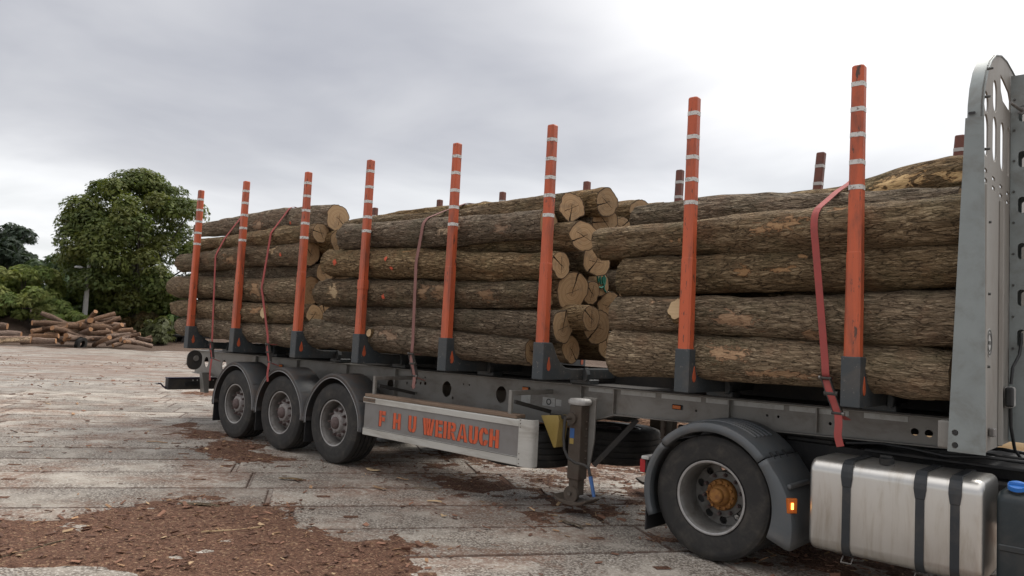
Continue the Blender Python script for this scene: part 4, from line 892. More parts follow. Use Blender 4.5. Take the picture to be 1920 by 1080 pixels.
# landing legs
def landing_leg(x, y, near):
    L = ob('landing_leg', MB().b2((x-.075, y-.075, .36), (x+.075, y+.075, 1.12)), 'leg_rust', TR, None, .012, 2)
    ob('inner_tube', MB().b2((x-.058, y-.058, .20), (x+.058, y+.058, .362)), 'leg_rust', L, None, .008, 2)
    ob('cap', MB().loft([[(x+a*k, y+b*k, z) for a, b in ((-.11, -.06), (-.07, -.09), (.07, -.09), (.11, -.06), (.11, .06), (.07, .09), (-.07, .09), (-.11, .06))] for z, k in ((1.121, .9), (1.135, 1.), (1.165, 1.), (1.185, .8))]), 'dirty_white', L, 50)
    ob('mounting_plate', MB().prism([(x+.05, .46), (x+.09, .46), (x+.14, .75), (x+.15, 1.2), (x-.02, 1.2), (x-.02, 1.17), (x+.05, 1.17)], 'y', y+.076, y+.10), 'chassis_grey', L, None, .004, 1)
    for k in range(9): ob('bolt', MB().cyl((x+.075, y+.03, .50+k*.075), (x+.088, y+.03, .50+k*.075), .013, .012, 6), 'leg_rust', L)
    ob('brace', MB().bar((x+.10, y+.15, .50), (x+.45, -.40 if near else .4, 1.0), .05, .05), 'chassis_dark', L)
    f = ob('foot', MB().prism([(x-.22, .175), (x-.15, .13), (x-.05, .108), (x+.05, .108), (x+.15, .13), (x+.22, .175), (x+.21, .188), (x+.12, .150), (x-.12, .150), (x-.21, .188)], 'y', y-.12, y+.12), 'leg_rust', L, None, .005, 1)
    ob('foot_knuckle', MB().cyl((x, y-.10, .215), (x, y-.06, .215), .085, .085, 24), 'leg_rust', L, 40); ob('pivot_pin', MB().cyl((x, y-.125, .225), (x, y-.101, .225), .020, .018, 10), 'bolt', L, 40)
    if near:
        ob('gear_box', MB().cyl((x-.03, y-.11, .98), (x-.03, y-.075, .98), .06, .06, 18), 'leg_rust', L, 40)
        ob('crank_shaft', MB().cyl((x-.03, y-.20, .985), (x-.03, y-.105, .985), .018, .018, 10), 'leg_rust', L, 40)
        c = ob('crank', MB().tube([(x-.03, y-.20, 1.0), (x-.03, y-.21, .93), (x-.025, y-.22, .80), (x-.01, y-.22, .68), (x+.04, y-.22, .60), (x+.12, y-.20, .56), (x+.22, y-.18, .55), (x+.27, y-.18, .53), (x+.29, y-.18, .47), (x+.30, y-.18, .44)], .0155, 10), 'chassis_dark', L, 50)
        ob('crank_handle', MB().cyl((x+.298, y-.18, .45), (x+.352, y-.18, .26), .021, .017, 14), 'blue_plastic', c if False else L, 40)
        ob('leg_sticker', MB().b2((x-.055, y-.0775, .78), (x+.0, y-.0757, .88)), 'blue_plastic', L); ob('leg_sticker', MB().b2((x-.055, y-.0775, .72), (x-.005, y-.0757, .778)), 'yellow', L)
landing_leg(5.02, -.80, True); landing_leg(5.02, .80, False)

# front headboard
HB = None
def hb_outline(x):   # in y, z
    pts = [(-1.26, 1.16), (-1.26, 3.45), (-1.25, 3.56), (-1.20, 3.70), (-1.10, 3.84), (-.96, 3.96), (-.78, 4.06), (-.55, 4.13), (-.30, 4.165), (0, 4.17)]
    return pts+[(-y, z) for y, z in reversed(pts[:-1])]
hl = []
for s in (-1, 1):
    hl += [slot(s*1.12, 3.61, .165, .15), slot(s*.78, 3.745, .165, .24), slot(s*1.12, 3.37, .165, .30), slot(s*.78, 3.42, .165, .34), slot(s*.46, 3.44, .165, .38), slot(s*.19, 3.46, .08, .40)]
    hl += [[(s*.10, 3.80), (s*.45, 3.80), (s*.54, 3.86), (s*.56, 3.98), (s*.42, 3.975), (s*.16, 3.95), (s*.09, 3.90)]]
    for k in range(4): hl += [slot(s*(1.12-.31*k), 3.12, .12, .03), slot(s*(1.12-.31*k), 3.05, .12, .03)]
HB = ob('headboard', placed(plate(hb_outline(0), hl, .012), YZ(8.655)), 'panel_alu', TR)
out = hb_outline(0); i0 = 2; arch = out[1:-1]
# rolled edge band and the tapered galvanised cheeks
nr = []
rings = []
for (y, z) in out[1:-1]:
    rings.append([(8.570, y*1.0, z), (8.668, y, z), (8.668, y*.992, z-.008), (8.570, y*.992, z-.008)])
ob('edge_band', MB().loft(rings), 'galvanised', HB, 40)
for s in (-1, 1):
    y = s*1.262
    ck = placed(plate([(8.475, 1.16), (8.70, 1.16), (8.672, 3.47), (8.560, 3.47)], [ellipse(8.52, 1.205, .020, .022, 16), ellipse(8.52, 1.29, .020, .022, 16)], .010), XZ(y)); c = ob('cheek', ck, 'galvanised', HB, None, .003, 1)
    for z in (1.205, 1.29): ob('cheek_bolt', MB().cyl((8.52, y+s*-.004, z), (8.52, y+s*.003, z), .018, .016, 12), 'black_plastic', c)
    ob('band_hole', MB().prism(slot(8.60, 3.50, .045, .020), 'y', y+s*.0055, y+s*.0075), 'black_plastic', c)
    for yy, w in ((s*1.205, .10), (s*.55, .05)): ob('panel_rib', MB().prism([(yy-w/2, 8.662), (yy-w/2+.015, 8.69), (yy+w/2-.015, 8.69), (yy+w/2, 8.662)], 'z', 1.16, 3.0), 'panel_alu', HB, None, .004, 1) if False else ob('panel_rib', MB().loft([[(8.662, yy-w/2, z), (8.69, yy-w/2+.015, z), (8.69, yy+w/2-.015, z), (8.662, yy+w/2, z)] for z in (1.17, 3.0)]), 'panel_alu', HB, None, .004, 1)
    for z in (1.75, 2.25, 2.75, 3.25, 3.62, 3.85): ob('panel_bolt', MB().cyl((8.662, s*1.13 if z < 3 else s*1.205*(1 if z < 3.7 else .92), z), (8.70, s*1.13 if z < 3 else s*1.205*(1 if z < 3.7 else .92), z), .011, .009, 8), 'emblem_dark', HB)
# centre post: perforated plates facing sideways
for s in (-1, 1):
    hs = [slot(8.745, 1.93+.37*k, .055, .13) for k in range(6)]; hs[0] = slot(8.745, 1.98, .055, .14)
    ps = ob('post_plate', placed(plate([(8.665, 1.17), (8.90, 1.17), (8.90, 4.10), (8.665, 4.10)], hs, .008), XZ(s*.10-.0)), 'galvanised', HB)
    for k in range(9): ob('post_bolt', MB().cyl((8.69, s*.105, 1.9+.25*k), (8.69, s*.118, 1.9+.25*k), .010, .008, 8), 'emblem_dark', HB)
ob('post_face', MB().b2((8.895, -.095, 1.17), (8.903, .095, 4.10)), 'galvanised', HB)
em = ob('emblem', placed(plate(ellipse(-.95, 1.92, .10, .10, 32), [], .004), YZ(8.664)), 'sticker', HB)
for r1, r0 in ((.092, .080), (.066, .058)): ob('emblem_ring', placed(plate(ellipse(-.95, 1.92, r1, r1, 32), [ellipse(-.95, 1.92, r0, r0, 32)], .002), YZ(8.668)), 'emblem_dark', em)
ob('emblem_bar', MB().b2((8.667, -.99, 1.905), (8.6695, -.91, 1.93)), 'emblem_dark', em)
ob('latch', MB().b2((8.664, -.95, 1.26), (8.70, -.85, 1.32)), 'steel', HB, None, .008, 2)
ob('plug_box', MB().b2((8.664, -.34, 1.44), (8.72, -.14, 1.60)), 'dirty_white', HB, None, .02, 3); ob('plug_cover', MB().b2((8.68, -.40, 1.45), (8.735, -.34, 1.60)), 'black_plastic', HB, None, .015, 2)
ob('cable', MB().tube([(8.745, -.112, 2.02), (8.75, -.13, 1.95), (8.74, -.16, 1.85), (8.71, -.25, 1.75), (8.70, -.26, 1.62)], .011, 8).tube([(8.70, -.26, 1.45), (8.70, -.25, 1.3), (8.72, -.2, 1.12), (8.78, -.1, 1.0)], .012, 8), 'black_plastic', HB, 50)
ob('handle_bar', MB().cyl((8.70, -.38, 3.80), (8.745, -.11, 3.80), .012, .012, 8).cyl((8.745, -.125, 3.80), (8.745, -.105, 3.80), .03, .03, 12), 'steel', HB, 50)
ob('front_beam', MB().b2((8.40, -1.20, 1.17), (8.60, 1.20, 1.36)), 'chassis_grey', TR, None, .01, 2)

# spare wheels, chock
def spare(c, label):
    e = tw.copy(); COL.objects.link(e); e.parent = None; e.name = 'spare_wheel'
    for ch in tw.children:
        k = ch.copy(); COL.objects.link(k); k.parent = e
    e.location = c; e.rotation_euler = (R(-90), 0, 0); tag(e, label, 'wheel', 'spare wheels slung under the trailer')
spare((4.78, .22, .63), 'spare wheel lying flat under the trailer behind the landing leg'); spare((4.12, -.50, .575), 'spare wheel lying flat behind the end of the side guard')
ck = MB(); ckx, cky = 4.66, -.80
ck.loft([[(ckx-.10, cky-.07+k, .965), (ckx+.13, cky-.07+k, .99), (ckx+.15, cky-.07+k, .93), (ckx+.12, cky-.07+k, .655), (ckx+.09, cky-.07+k, .645)] for k in (0, .16)])
c = ob('wheel_chock', ck, 'yellow', None, None, .006, 1); tag(c, 'yellow wedge shaped wheel chock hung beside the landing leg', 'wheel chock')
for k in range(6): ob('grip_hole', MB().cyl((ckx+.137-.006*k, cky, .93-.05*k), (ckx+.143-.006*k, cky, .93-.05*k), .013, .013, 8), 'black_plastic', c)
ob('chock_bracket', MB().b2((ckx-.02, cky-.02, .95), (ckx+.34, cky+.02, .99)), 'chassis_dark', c)

# ================================================================== TRACTOR
TC = empty('tractor_unit', (6.711, 0, 0)); tag(TC, 'rear of a truck tractor with rusty hub, ribbed mudguard and aluminium tank', 'truck')
def tob(*a, **k):
    o = ob(*a, **k); 
    if o.parent is TC: o.location.x -= 6.711
    return o
DX, DR = 6.711, .522
def make_drive_wheel():
    w = ob('wheel', MB().lathe([(.145, .300), (.135, .29), (.12, .266), (-.05, .266), (-.115, .276), (-.128, .29), (-.138, .303), (-.145, .306), (-.148, .299), (-.142, .289)], seg=72), 'rim_drive', TC, 45)
    ob('wheel_disc', holes_disc(.10, .264, .222, 10, .036, .115, .014), 'rim_drive', w)
    ob('disc_dish', MB().lathe([(.1078, .195), (.093, .19), (.089, .13), (.085, .10)], seg=48), 'rim_drive', w, 40)
    ob('tyre', MB().lathe(tyre_profile(DR, .305, .30), seg=96), 'rubber', w, 32)
    ob('rim_flange', MB().lathe([(-.139, .3065), (-.1495, .3075), (-.1515, .299), (-.145, .2885)], seg=72), 'rim_edge', w, 60)
    h = ob('hub', MB().lathe([(.087, .135), (.055, .133), (.043, .125), (.038, .095), (.02, .088), (.0, .080), (-.012, .062), (-.05, .058), (-.06, .047), (-.062, .0)], seg=40), 'hub_rust', w, 35)
    for k in range(12):
        a = 2*math.pi*k/12; ob('hub_bolt', MB().cyl((.112*math.cos(a), .042, .112*math.sin(a)), (.112*math.cos(a), .018, .112*math.sin(a)), .014, .013, 6), 'hub_rust', w)
    for k in range(10):
        a = 2*math.pi*k/10+.15; ob('wheel_nut', MB().cyl((.1675*math.cos(a), .091, .1675*math.sin(a)), (.1675*math.cos(a), .065, .1675*math.sin(a)), .018, .016, 6).cyl((.1675*math.cos(a), .065, .1675*math.sin(a)), (.1675*math.cos(a), .048, .1675*math.sin(a)), .011, .01, 8), 'hub_brown', w)
    return w
dw = make_drive_wheel(); dw.location = (0, -1.06, DR); dw.rotation_euler = (0, .6, 0)
for y, rz in ((-.72, math.pi), (.72, 0), (1.06, math.pi)):
    w = copy_tree(dw, TC); w.location = (0, y, DR); w.rotation_euler = (0, .3, rz)
tob('axle', MB().cyl((DX, -.9, DR), (DX, .9, DR), .09, .09, 16).lathe([(-.2, .0), (-.18, .12), (-.05, .2), (.05, .2), (.18, .12), (.2, .0)], (DX, 0, DR), 20), 'black_frame', TC, 40)
# three piece mudguard
def fend(a0, a1, extra, name='mudguard', s=-1):
    n = max(6, int(abs(a1-a0)/4))
    def prof(a):
        ro = .628+extra(a); return [(s*1.20, .548), (s*1.262, .556), (s*1.272, .570), (s*1.272, ro-.03), (s*1.255, ro-.006), (s*1.225, ro), (s*.62, ro), (s*.60, ro-.02)]
    g = tob(name, MB().loft(sweep(prof, (DX, 0, DR), a0, a1, n), close=False, cap=False), 'fender_plastic', TC, 40); md = g.modifiers.new('s', 'SOLIDIFY'); md.thickness = .006; md.offset = 0
    return g
for s in (-1, 1):
    rear = fend(138, 204, lambda a: -.012, s=s); topg = fend(40, 137, lambda a: 0., s=s); front = fend(-22, 39, lambda a: .012+.085*max(0, (30-a)/40)**1.0 if a < 30 else .012, s=s)
    if s < 0:
        for y in (-1.10, -1.02, -.94, -.86, -.78):
            pts = [((DX+(.634)*math.cos(R(a)))-6.711, y, DR+.634*math.sin(R(a))) for a in np.linspace(58, 122, 22)]
            r_ = ob('rib', MB().tube(pts, .013, 8), 'fender_plastic', topg, 50); r_.location = (6.711-6.711-topg.location.x, 0, 0); r_.location.x = -topg.location.x
        for y in (-1.12, -1.0, -.86): 
            k = ob('clip', MB().box((DX+.63*math.cos(R(39.5))-6.711, y, DR+.63*math.sin(R(39.5))+.008), (.07, .02, .02), (0, R(50), 0)), 'black_plastic', topg, None, .004, 1); k.location.x = -topg.location.x
        k = ob('join_fold', MB().b2((7.35-6.711, -1.20, .70), (7.385-6.711, -.78, .74)), 'fender_plastic', front, None, .012, 2); k.location.x = -front.location.x
    tob('mud_flap', MB().b2((DX-.60, s*1.245, .14), (DX-.585, s*.65, .34)), 'rubber_flap', TC, None, .004, 1)
ml = tob('marker_lamp', MB().box((7.408, -1.235, .588), (.03, .085, .115), (0, 0, R(-35))), 'lamp_orange', TC, None, .006, 2)
k = ob('lit_bulb', MB().box((7.422-6.711, -1.252, .588), (.006, .02, .05), (0, 0, R(-35))), 'lamp_lit', ml, None, .002, 1); k.location.x = -ml.location.x
# rear lamps
for s in (-1, 1):
    tob('lamp_bracket', MB().b2((6.02, s*1.20-.0, .745), (6.10, s*.45, .775)), 'dirty_white', TC, None, .006, 1)
    tl = tob('tail_lamp', MB().b2((6.01, s*1.17, .62), (6.075, s*.75, .742)), 'black_plastic', TC, None, .01, 2)
    k = ob('lens', MB().b2((5.995-6.711, s*1.172, .626), (6.012-6.711, s*.76, .738)).b2((6.0-6.711, s*1.1725, .626), (6.05-6.711, s*1.1745, .738)), 'lamp_red', tl, None, .004, 1); k.location.x = -tl.location.x
# frame
for s in (-1, 1):
    tob('frame_rail', MB().b2((5.95, s*.38-.04, .74), (11.0, s*.38+.04, 1.0)), 'black_frame', TC, None, .006, 1)
for x in (6.1, 7.4, 8.5, 9.5): tob('frame_cross', MB().b2((x-.05, -.34, .78), (x+.05, .34, .96)), 'black_frame', TC)
tob('fifth_wheel', MB().loft([[(7.25+a, b, z) for a, b in ((-.45, -.42), (-.30, -.48), (.30, -.48), (.45, -.30), (.45, .30), (.30, .48), (-.30, .48), (-.45, .42), (-.42, .10), (-.1, .05), (-.1, -.05), (-.42, -.10))] for z in (1.045, 1.098)]), 'black_frame', TC, None, .008, 2)
tob('fifth_wheel_mount', MB().b2((7.05, -.45, 1.002), (7.45, .45, 1.044)), 'black_frame', TC, None, .01, 1)
tob('catwalk', MB().b2((7.75, -.62, 1.004), (9.6, .62, 1.03)), 'black_frame', TC, None, .006, 1)
for y in (-.62, -.35, .1): tob('air_hose', MB().tube([(7.6+.25*i, y+.05*math.sin(i*1.3+y*9), 1.05+.035*abs(math.sin(i*1.1+y*5))) for i in range(9)], .014, 8), 'black_plastic', TC, 50)
tob('chassis_box', MB().b2((7.55, -.66, .62), (8.75, -.43, .92)), 'black_frame', TC, None, .02, 2)
tob('battery_box', MB().b2((7.05, .5, .45), (8.8, 1.2, .95)), 'black_frame', TC, None, .03, 2)
# fuel tank
TX = [aty(px_, 920, -1.266).x for px_ in (1587, 1725, 1791)]
def rrect(y0, y1, z0, z1, r, n=8):
    return [(cy+r*math.cos(R(a0+90*i/n)), cz+r*math.sin(R(a0+90*i/n))) for cy, cz, a0 in ((y1-r, z1-r, 0), (y0+r, z1-r, 90), (y0+r, z0+r, 180), (y1-r, z0+r, 270)) for i in range(n+1)]
def tankbody(x0, x1, y0, y1, z0, z1, r, cr):
    rings = []
    for i in range(7):
        a = R(90*i/6); rings.append((x0+cr*(1-math.sin(a)), cr*(1-math.cos(a)) if False else cr*(1-math.sin(R(90*i/6)))))
    prof = [(x0+cr*(1-math.cos(R(a))), cr*(1-math.sin(R(a)))) for a in (0, 18, 36, 54, 72, 90)]
    prof = prof+[(x1-(x-x0), ins) for x, ins in reversed(prof)]
    return MB().loft([[(x, y, z) for y, z in rrect(y0+i_, y1-i_, z0+i_, z1-i_, max(.02, r-i_))] for x, i_ in prof])
FT = tob('fuel_tank', tankbody(7.545, 8.69, -1.262, -.66, .295, .985, .10, .045), 'tank_alu', TC, 40)
for x in TX:
    pth = rrect(-1.266, -.656, .291, .989, .104); st = MB().loft([[(xx, y, z) for xx, (y, z) in [(x-.028, p_), (x+.028, p_), (x+.028, (p_[0]+(.006 if p_[0] > -.96 else -.006), p_[1]+(.006 if p_[1] > .64 else -.006))), (x-.028, (p_[0]+(.006 if p_[0] > -.96 else -.006), p_[1]+(.006 if p_[1] > .64 else -.006)))]] for p_ in pth+pth[:1]], cap=False)
    k = ob('tank_strap', st, 'strap_rubber', FT, 40); k.location.x = 0
    p2 = ob('strap_pad', MB().loft([[(x+dx*w, y, z) for dx, (y, z) in [(-1, q_), (1, q_)]]+[(x+w, q_[0]-.007, q_[1]+.007), (x-w, q_[0]-.007, q_[1]+.007)] for q_, w in (((-1.268, .80), .030), ((-1.268, .87), .040), ((-1.262, .91), .040), ((-1.24, .96), .038), ((-1.19, .99), .034))]), 'strap_rubber', FT, None, .003, 1)
    ob('buckle', MB().tube([(x-.035, -1.20, .285), (x-.035, -1.245, .25), (x+.035, -1.245, .25), (x+.035, -1.20, .285)], .006, 6), 'steel', FT)
ob('filler_neck', MB().cyl((8.055, -1.10, .975), (8.055, -1.115, 1.005), .05, .045, 20), 'steel', FT, 40)
ob('filler_cap', MB().cyl((8.055, -1.115, 1.005), (8.055, -1.125, 1.045), .052, .048, 20).b2((8.015, -1.135, 1.044), (8.095, -1.115, 1.058)), 'black_plastic', FT, 40)
AT = tob('additive_tank', tankbody(8.755, 9.40, -1.245, -.62, .30, .945, .08, .05), 'tank_plastic', TC, 40)
ob('tank_seam', MB().loft([[(x, y, z) for y, z in rrect(-1.252, -.613, .555, .60, .01)] for x in (8.77, 9.38)]), 'tank_plastic', AT, None, .01, 2)
ob('additive_neck', MB().cyl((8.865, -1.16, .92), (8.865, -1.18, .965), .05, .045, 20), 'black_plastic', AT, 40); ob('additive_cap', MB().cyl((8.865, -1.18, .965), (8.865, -1.19, .99), .055, .052, 24).b2((8.82, -1.20, .988), (8.91, -1.18, 1.003)), 'cap_blue', AT, 40)
for k_ in TC.children:
    pass

# ================================================================== STRAPS
def ribbon(pts, w, th, n=60, xdir=None):
    P = [Vector(p) for p in pts]; cum = [0]
    for a, b in zip(P, P[1:]): cum.append(cum[-1]+(b-a).length)
    out_ = []
    def cr(p0, p1, p2, p3, t_): return .5*((2*p1)+(-p0+p2)*t_+(2*p0-5*p1+4*p2-p3)*t_*t_+(-p0+3*p1-3*p2+p3)*t_**3)
    for i in range(len(P)-1):
        p0, p1, p2, p3 = P[max(i-1, 0)], P[i], P[i+1], P[min(i+2, len(P)-1)]; m = max(3, int(n*(cum[i+1]-cum[i])/cum[-1]))
        for k in range(m): out_.append(cr(p0, p1, p2, p3, k/m))
    out_.append(P[-1]); rings = []
    for i, p in enumerate(out_):
        d = (out_[min(i+1, len(out_)-1)]-out_[max(i-1, 0)]).normalized(); s_ = Vector((1, 0, 0)); s_ = (s_-d*s_.dot(d)).normalized(); nn = d.cross(s_).normalized()
        rings.append([p+s_*w/2+nn*th/2, p-s_*w/2+nn*th/2, p-s_*w/2-nn*th/2, p+s_*w/2-nn*th/2])
    return MB().loft(rings)
LOADV = None
def taut(x, near, far, w=.06):
    """a strap pulled tight round the load: convex outline of the log surfaces in the plane x"""
    global LOADV
    if LOADV is None:
        al_ = []
        for o in LOGS.values():
            V = LOGDATA[o.name][0].reshape(-1, 3); m = Matrix.Translation(o.location) @ o.rotation_quaternion.to_matrix().to_4x4(); al_.append(V @ np.array(m.to_3x3()).T+np.array(m.translation))
        LOADV = np.concatenate(al_)
    P = LOADV[np.abs(LOADV[:, 0]-x) < w][:, 1:]; P = P[P[:, 1] > near[1]]; c = P.mean(0); P = P+(P-c)/np.linalg.norm(P-c, axis=1)[:, None]*.010
    pts = sorted([tuple(near), tuple(far)]+[tuple(p) for p in P])
    up = []
    for p in pts:                                    # upper hull from the near to the far side
        while len(up) > 1 and (up[-1][0]-up[-2][0])*(p[1]-up[-2][1])-(up[-1][1]-up[-2][1])*(p[0]-up[-2][0]) >= 0: up.pop()
        up.append(p)
    k = min(range(len(up)), key=lambda i: up[i][0]); lo_ = [q for q in pts if q[1] < up[k][1]]
    left = []                                        # outline of the near face below the leftmost point
    for p in sorted([p for p in pts if p[1] <= up[k][1] and p[0] < -.8 and p != tuple(far)], key=lambda q: q[1]):
        while len(left) > 1 and (left[-1][1]-left[-2][1])*(p[0]-left[-2][0])-(left[-1][0]-left[-2][0])*(p[1]-left[-2][1]) <= 0: left.pop()
        left.append(p)
    if left and left[0] != tuple(near): left = [tuple(near)]+left
    path = left+[p for p in up[k:] if p != tuple(near)]
    out_ = [path[0]]
    for p in path[1:]:
        if math.hypot(p[0]-out_[-1][0], p[1]-out_[-1][1]) > .03: out_.append(p)
    return out_
def strap(rx, xs, rz, mat, label, w=.05, tail=True, tl=.3):
    """ratchet at (rx, rz) on the near face; xs: (z, x) run of the webbing"""
    near = (-1.255, rz); pth = taut(xs[-1][1], near, (1.27, 1.45)); zs_, xv = [a for a, b in xs], [b for a, b in xs]
    P3 = []; top_ = False
    for y, z in pth:
        if y > -1.1 and z > 2.6: top_ = True
        P3.append((xv[-1] if top_ else float(np.interp(z, zs_, xv)), y, z))
    front = P3; e = empty('ratchet_strap', tuple(front[0])); tag(e, label, 'ratchet strap', 'straps lashing the logs'); o0 = Vector(front[0])
    dense = []
    for a, b in zip(P3, P3[1:]):
        a, b = Vector(a), Vector(b); m_ = max(1, int((b-a).length/.12))
        for q in range(m_): dense.append(a.lerp(b, q/m_)-o0)
    dense.append(Vector(P3[-1])-o0)
    ob('webbing', ribbon(dense, w, .005, 40), mat, e, 60)
    f = Vector((0, 0, 0)); d = (Vector(front[1])-o0).normalized(); dn = Vector((.10, .0, -.26)); m = dn.normalized().to_track_quat('X', 'Y').to_matrix()
    rt = MB()
    for s in (-1, 1): rt.box(f+dn*.5+m @ Vector((0, 0, 0))+Vector((s*.032, -.02, 0)), (.27, .005, .04), m)
    rt.cyl(Vector((-.045, -.02, -.005)), Vector((.045, -.02, -.005)), .011, .011, 10).cyl(dn*.45+Vector((-.05, -.02, 0)), dn*.45+Vector((.05, -.02, 0)), .02, .02, 12).cyl(dn+Vector((-.045, -.03, 0)), dn+Vector((.045, -.03, 0)), .012, .012, 10)
    ob('ratchet', rt, 'chassis_dark', e, 40)
    ob('ratchet_bolt', MB().cyl(Vector((-.05, -.02, .0)), Vector((-.035, -.02, 0)), .014, .014, 8).cyl(dn+Vector((.03, -.03, 0)), dn+Vector((.05, -.03, 0)), .015, .015, 8), 'steel', e, 40)
    ob('short_strap', ribbon([f+Vector((0, -.012, -.01)), f+Vector((.03, -.032, -.09)), f+dn*.7+Vector((0, -.028, 0)), f+dn+Vector((0, -.02, 0)), f+dn+Vector((.03, .10, -.05))], w*.95, .006, 30), 'strap_red' if mat == 'strap_red' else mat, e, 60)
    if tail: ob('loose_tail', ribbon([f+dn+Vector((0, -.03, .02)), f+dn+Vector((.012, -.045, -.08)), f+dn+Vector((.01, -.05, -.08-tl*.5)), f+dn+Vector((.03, -.05, -.08-tl))], w, .005, 24), mat, e, 60)
    return e
strap(7.655, [(1.6, 7.655), (1.9, 7.61), (2.5, 7.55), (2.9, 7.52)], 1.60, 'strap_red', 'bright red ratchet strap round the front stack', .055, True, .16)
strap(2.865, [(1.5, 2.865), (1.7, 2.83), (2.5, 2.80), (3.0, 2.86)], 1.53, 'strap_faded', 'faded brownish strap round the middle stack', .05, True, .06)
strap(-.36, [(1.5, -.36), (2.15, -.66), (2.9, -.70), (3.2, -.66)], 1.50, 'strap_red', 'red strap round the rear stack nearest the middle stack', .05, True, .20)
strap(-2.10, [(1.45, -2.10), (1.9, -2.26), (2.85, -2.25), (3.2, -2.22)], 1.46, 'strap_red', 'red strap over the rear stack between the two rearmost stakes', .05, True, .28)
p = atx(655, 417, .95); q_ = atx(700, 427, 1.2)
c = ob('steel_cable', MB().tube([(.70, -.62, 3.30), (1.0, -.60, 3.27), (1.35, -.60, 3.24), (1.7, -.62, 3.28)], .006, 6), 'black_plastic', None, 60); tag(c, 'thin dark cable running between rear and middle stack crests', 'cable')

# ================================================================== BEHIND THE TRUCK
for i, (x0, y0, x1, y1, z, r, m) in enumerate([(-1.5, 4.6, 3.6, 5.2, .24, .24, 'bark_pile'), (4.0, 5.0, 9.4, 4.7, .25, .25, 'pale_wood'), (.2, 5.2, 5.0, 5.7, .66, .22, 'pale_wood'), (3.2, 5.5, 8.6, 5.3, .22, .22, 'bark_pile'), (5.4, 5.15, 10.2, 5.05, .62, .19, 'pale_wood'), (-4, 5.4, .4, 5.9, .25, .25, 'bark_pile'), (1.0, 6.2, 6.0, 6.4, .24, .24, 'bark_pile')]):
    make_log((x0, y0, z), (x1, y1, z), r, r*.9, 900+i, ['brown log lying on the bark litter behind the trailer wheels', 'peeled pale log on the ground behind the tractor', 'peeled log resting on others behind the trailer neck', 'brown log behind the peeled logs', 'upper peeled log glimpsed under the headboard', 'brown log behind the rearmost trailer axle', 'brown log farthest back behind the trailer'][i], 'logs lying behind the truck', nA=28, step=.12, mat=m, facemat='cut_pile')

# ================================================================== BACKGROUND
def toground(p): return Vector((p.x, p.y, 0))
# bank of earth with rough grass under the bushes
NB, NWD = 90, 14; vv = []; ff = []
cdir = math.atan2(CF[1], CF[0])
for i in range(NB+1):
    a = cdir+R(44-62*i/NB)                 # from left of the frame to behind the truck
    for j in range(NWD+1):
        t_ = j/NWD; D = 56+t_*26+2.0*math.sin(i*.37); h = (1.5+.5*math.sin(i*.53)+.3*math.sin(i*1.7))*min(1, t_*3.2)**1.3 - .05
        x = CAM[0]+D*math.cos(a); y = CAM[1]+D*math.sin(a); vv.append((x, y, h+.18*float(vnoise(np.array([x*.9]), np.array([y*.9]), 4)[0])*min(1, t_*6)))
for i in range(NB):
    for j in range(NWD): k = i*(NWD+1)+j; ff.append((k, k+NWD+1, k+NWD+2, k+1))
bk = link('earth_bank', MB().add(vv, ff).mesh('earth_bank'), 'earth'); tag(bk, kind='structure')
for p_ in bk.data.polygons: p_.use_smooth = True
ED = 48.0
vv = []; ff = []
for i in range(NB+1):
    a = cdir+R(44-62*i/NB)
    for j, D in enumerate((47+1.2*math.sin(i*.9)+.6*math.sin(i*2.3), 52, 57, 62)): vv.append((CAM[0]+D*math.cos(a), CAM[1]+D*math.sin(a), -.012 if j == 0 else .01+.03*math.sin(i*1.3+j)))
for i in range(NB):
    for j in range(3): k = i*4+j; ff.append((k, k+4, k+5, k+1))
es = link('earth_strip', MB().add(vv, ff).mesh('earth_strip'), 'earth'); tag(es, kind='structure')

def leafcloud(name, centers, radii, n, size, pal, seed, parent, flat=.8, drop=.25):
    """leaf sprays spread through lobes; every spray is five narrow leaflets"""
    g = np.random.default_rng(seed); C_ = np.array(centers); Rr = np.array(radii)
    w = (Rr**2); w = w/w.sum(); li = g.choice(len(C_), n, p=w)
    d = g.normal(size=(n, 3)); d /= np.linalg.norm(d, axis=1)[:, None]; d[:, 2] = np.where(d[:, 2] < -.55, -d[:, 2], d[:, 2])
    rad = Rr[li]*g.uniform(.45, 1.05, n)**.5
    P = C_[li]+d*rad[:, None]*np.array([1, 1, flat])
    nrm = d*.9+g.normal(size=(n, 3))*.45+np.array([0, 0, .55]); nrm /= np.linalg.norm(nrm, axis=1)[:, None]
    t1 = np.cross(nrm, g.normal(size=(n, 3))); t1 /= np.linalg.norm(t1, axis=1)[:, None]; t2 = np.cross(nrm, t1)
    S = size*g.uniform(.6, 1.3, n); V = []; 
    nl = 5
    for k in range(nl):
        a = -1.15+2.3*k/(nl-1); dr = t1*math.cos(a)+t2*math.sin(a); sd = -t1*math.sin(a)+t2*math.cos(a); dz = np.array([0, 0, -1.])*drop
        tip = P+(dr+dz)*S[:, None]; mid = P+(dr+dz*.35)*S[:, None]*.6; V += [P, mid+sd*(S*.17)[:, None], tip, mid-sd*(S*.17)[:, None]]
    V = np.stack(V, 1).reshape(-1, 3); F = np.arange(n*nl*4).reshape(-1, 4)
    me = bpy.data.meshes.new(name); me.from_pydata(V.tolist(), [], F.tolist())
    pal = np.array(pal); lobe = pal[g.integers(0, len(pal), len(C_))]; cc = (.55*lobe[li]+.45*pal[g.integers(0, len(pal), n)])*g.uniform(.75, 1.25, (n, 1))
    A = me.color_attributes.new('Col', 'FLOAT_COLOR', 'POINT'); A.data.foreach_set('color', np.concatenate([np.repeat(cc, nl*4, 0), np.ones((n*nl*4, 1))], 1).astype(np.float32).ravel())
    return link(name, me, 'leaf', parent)
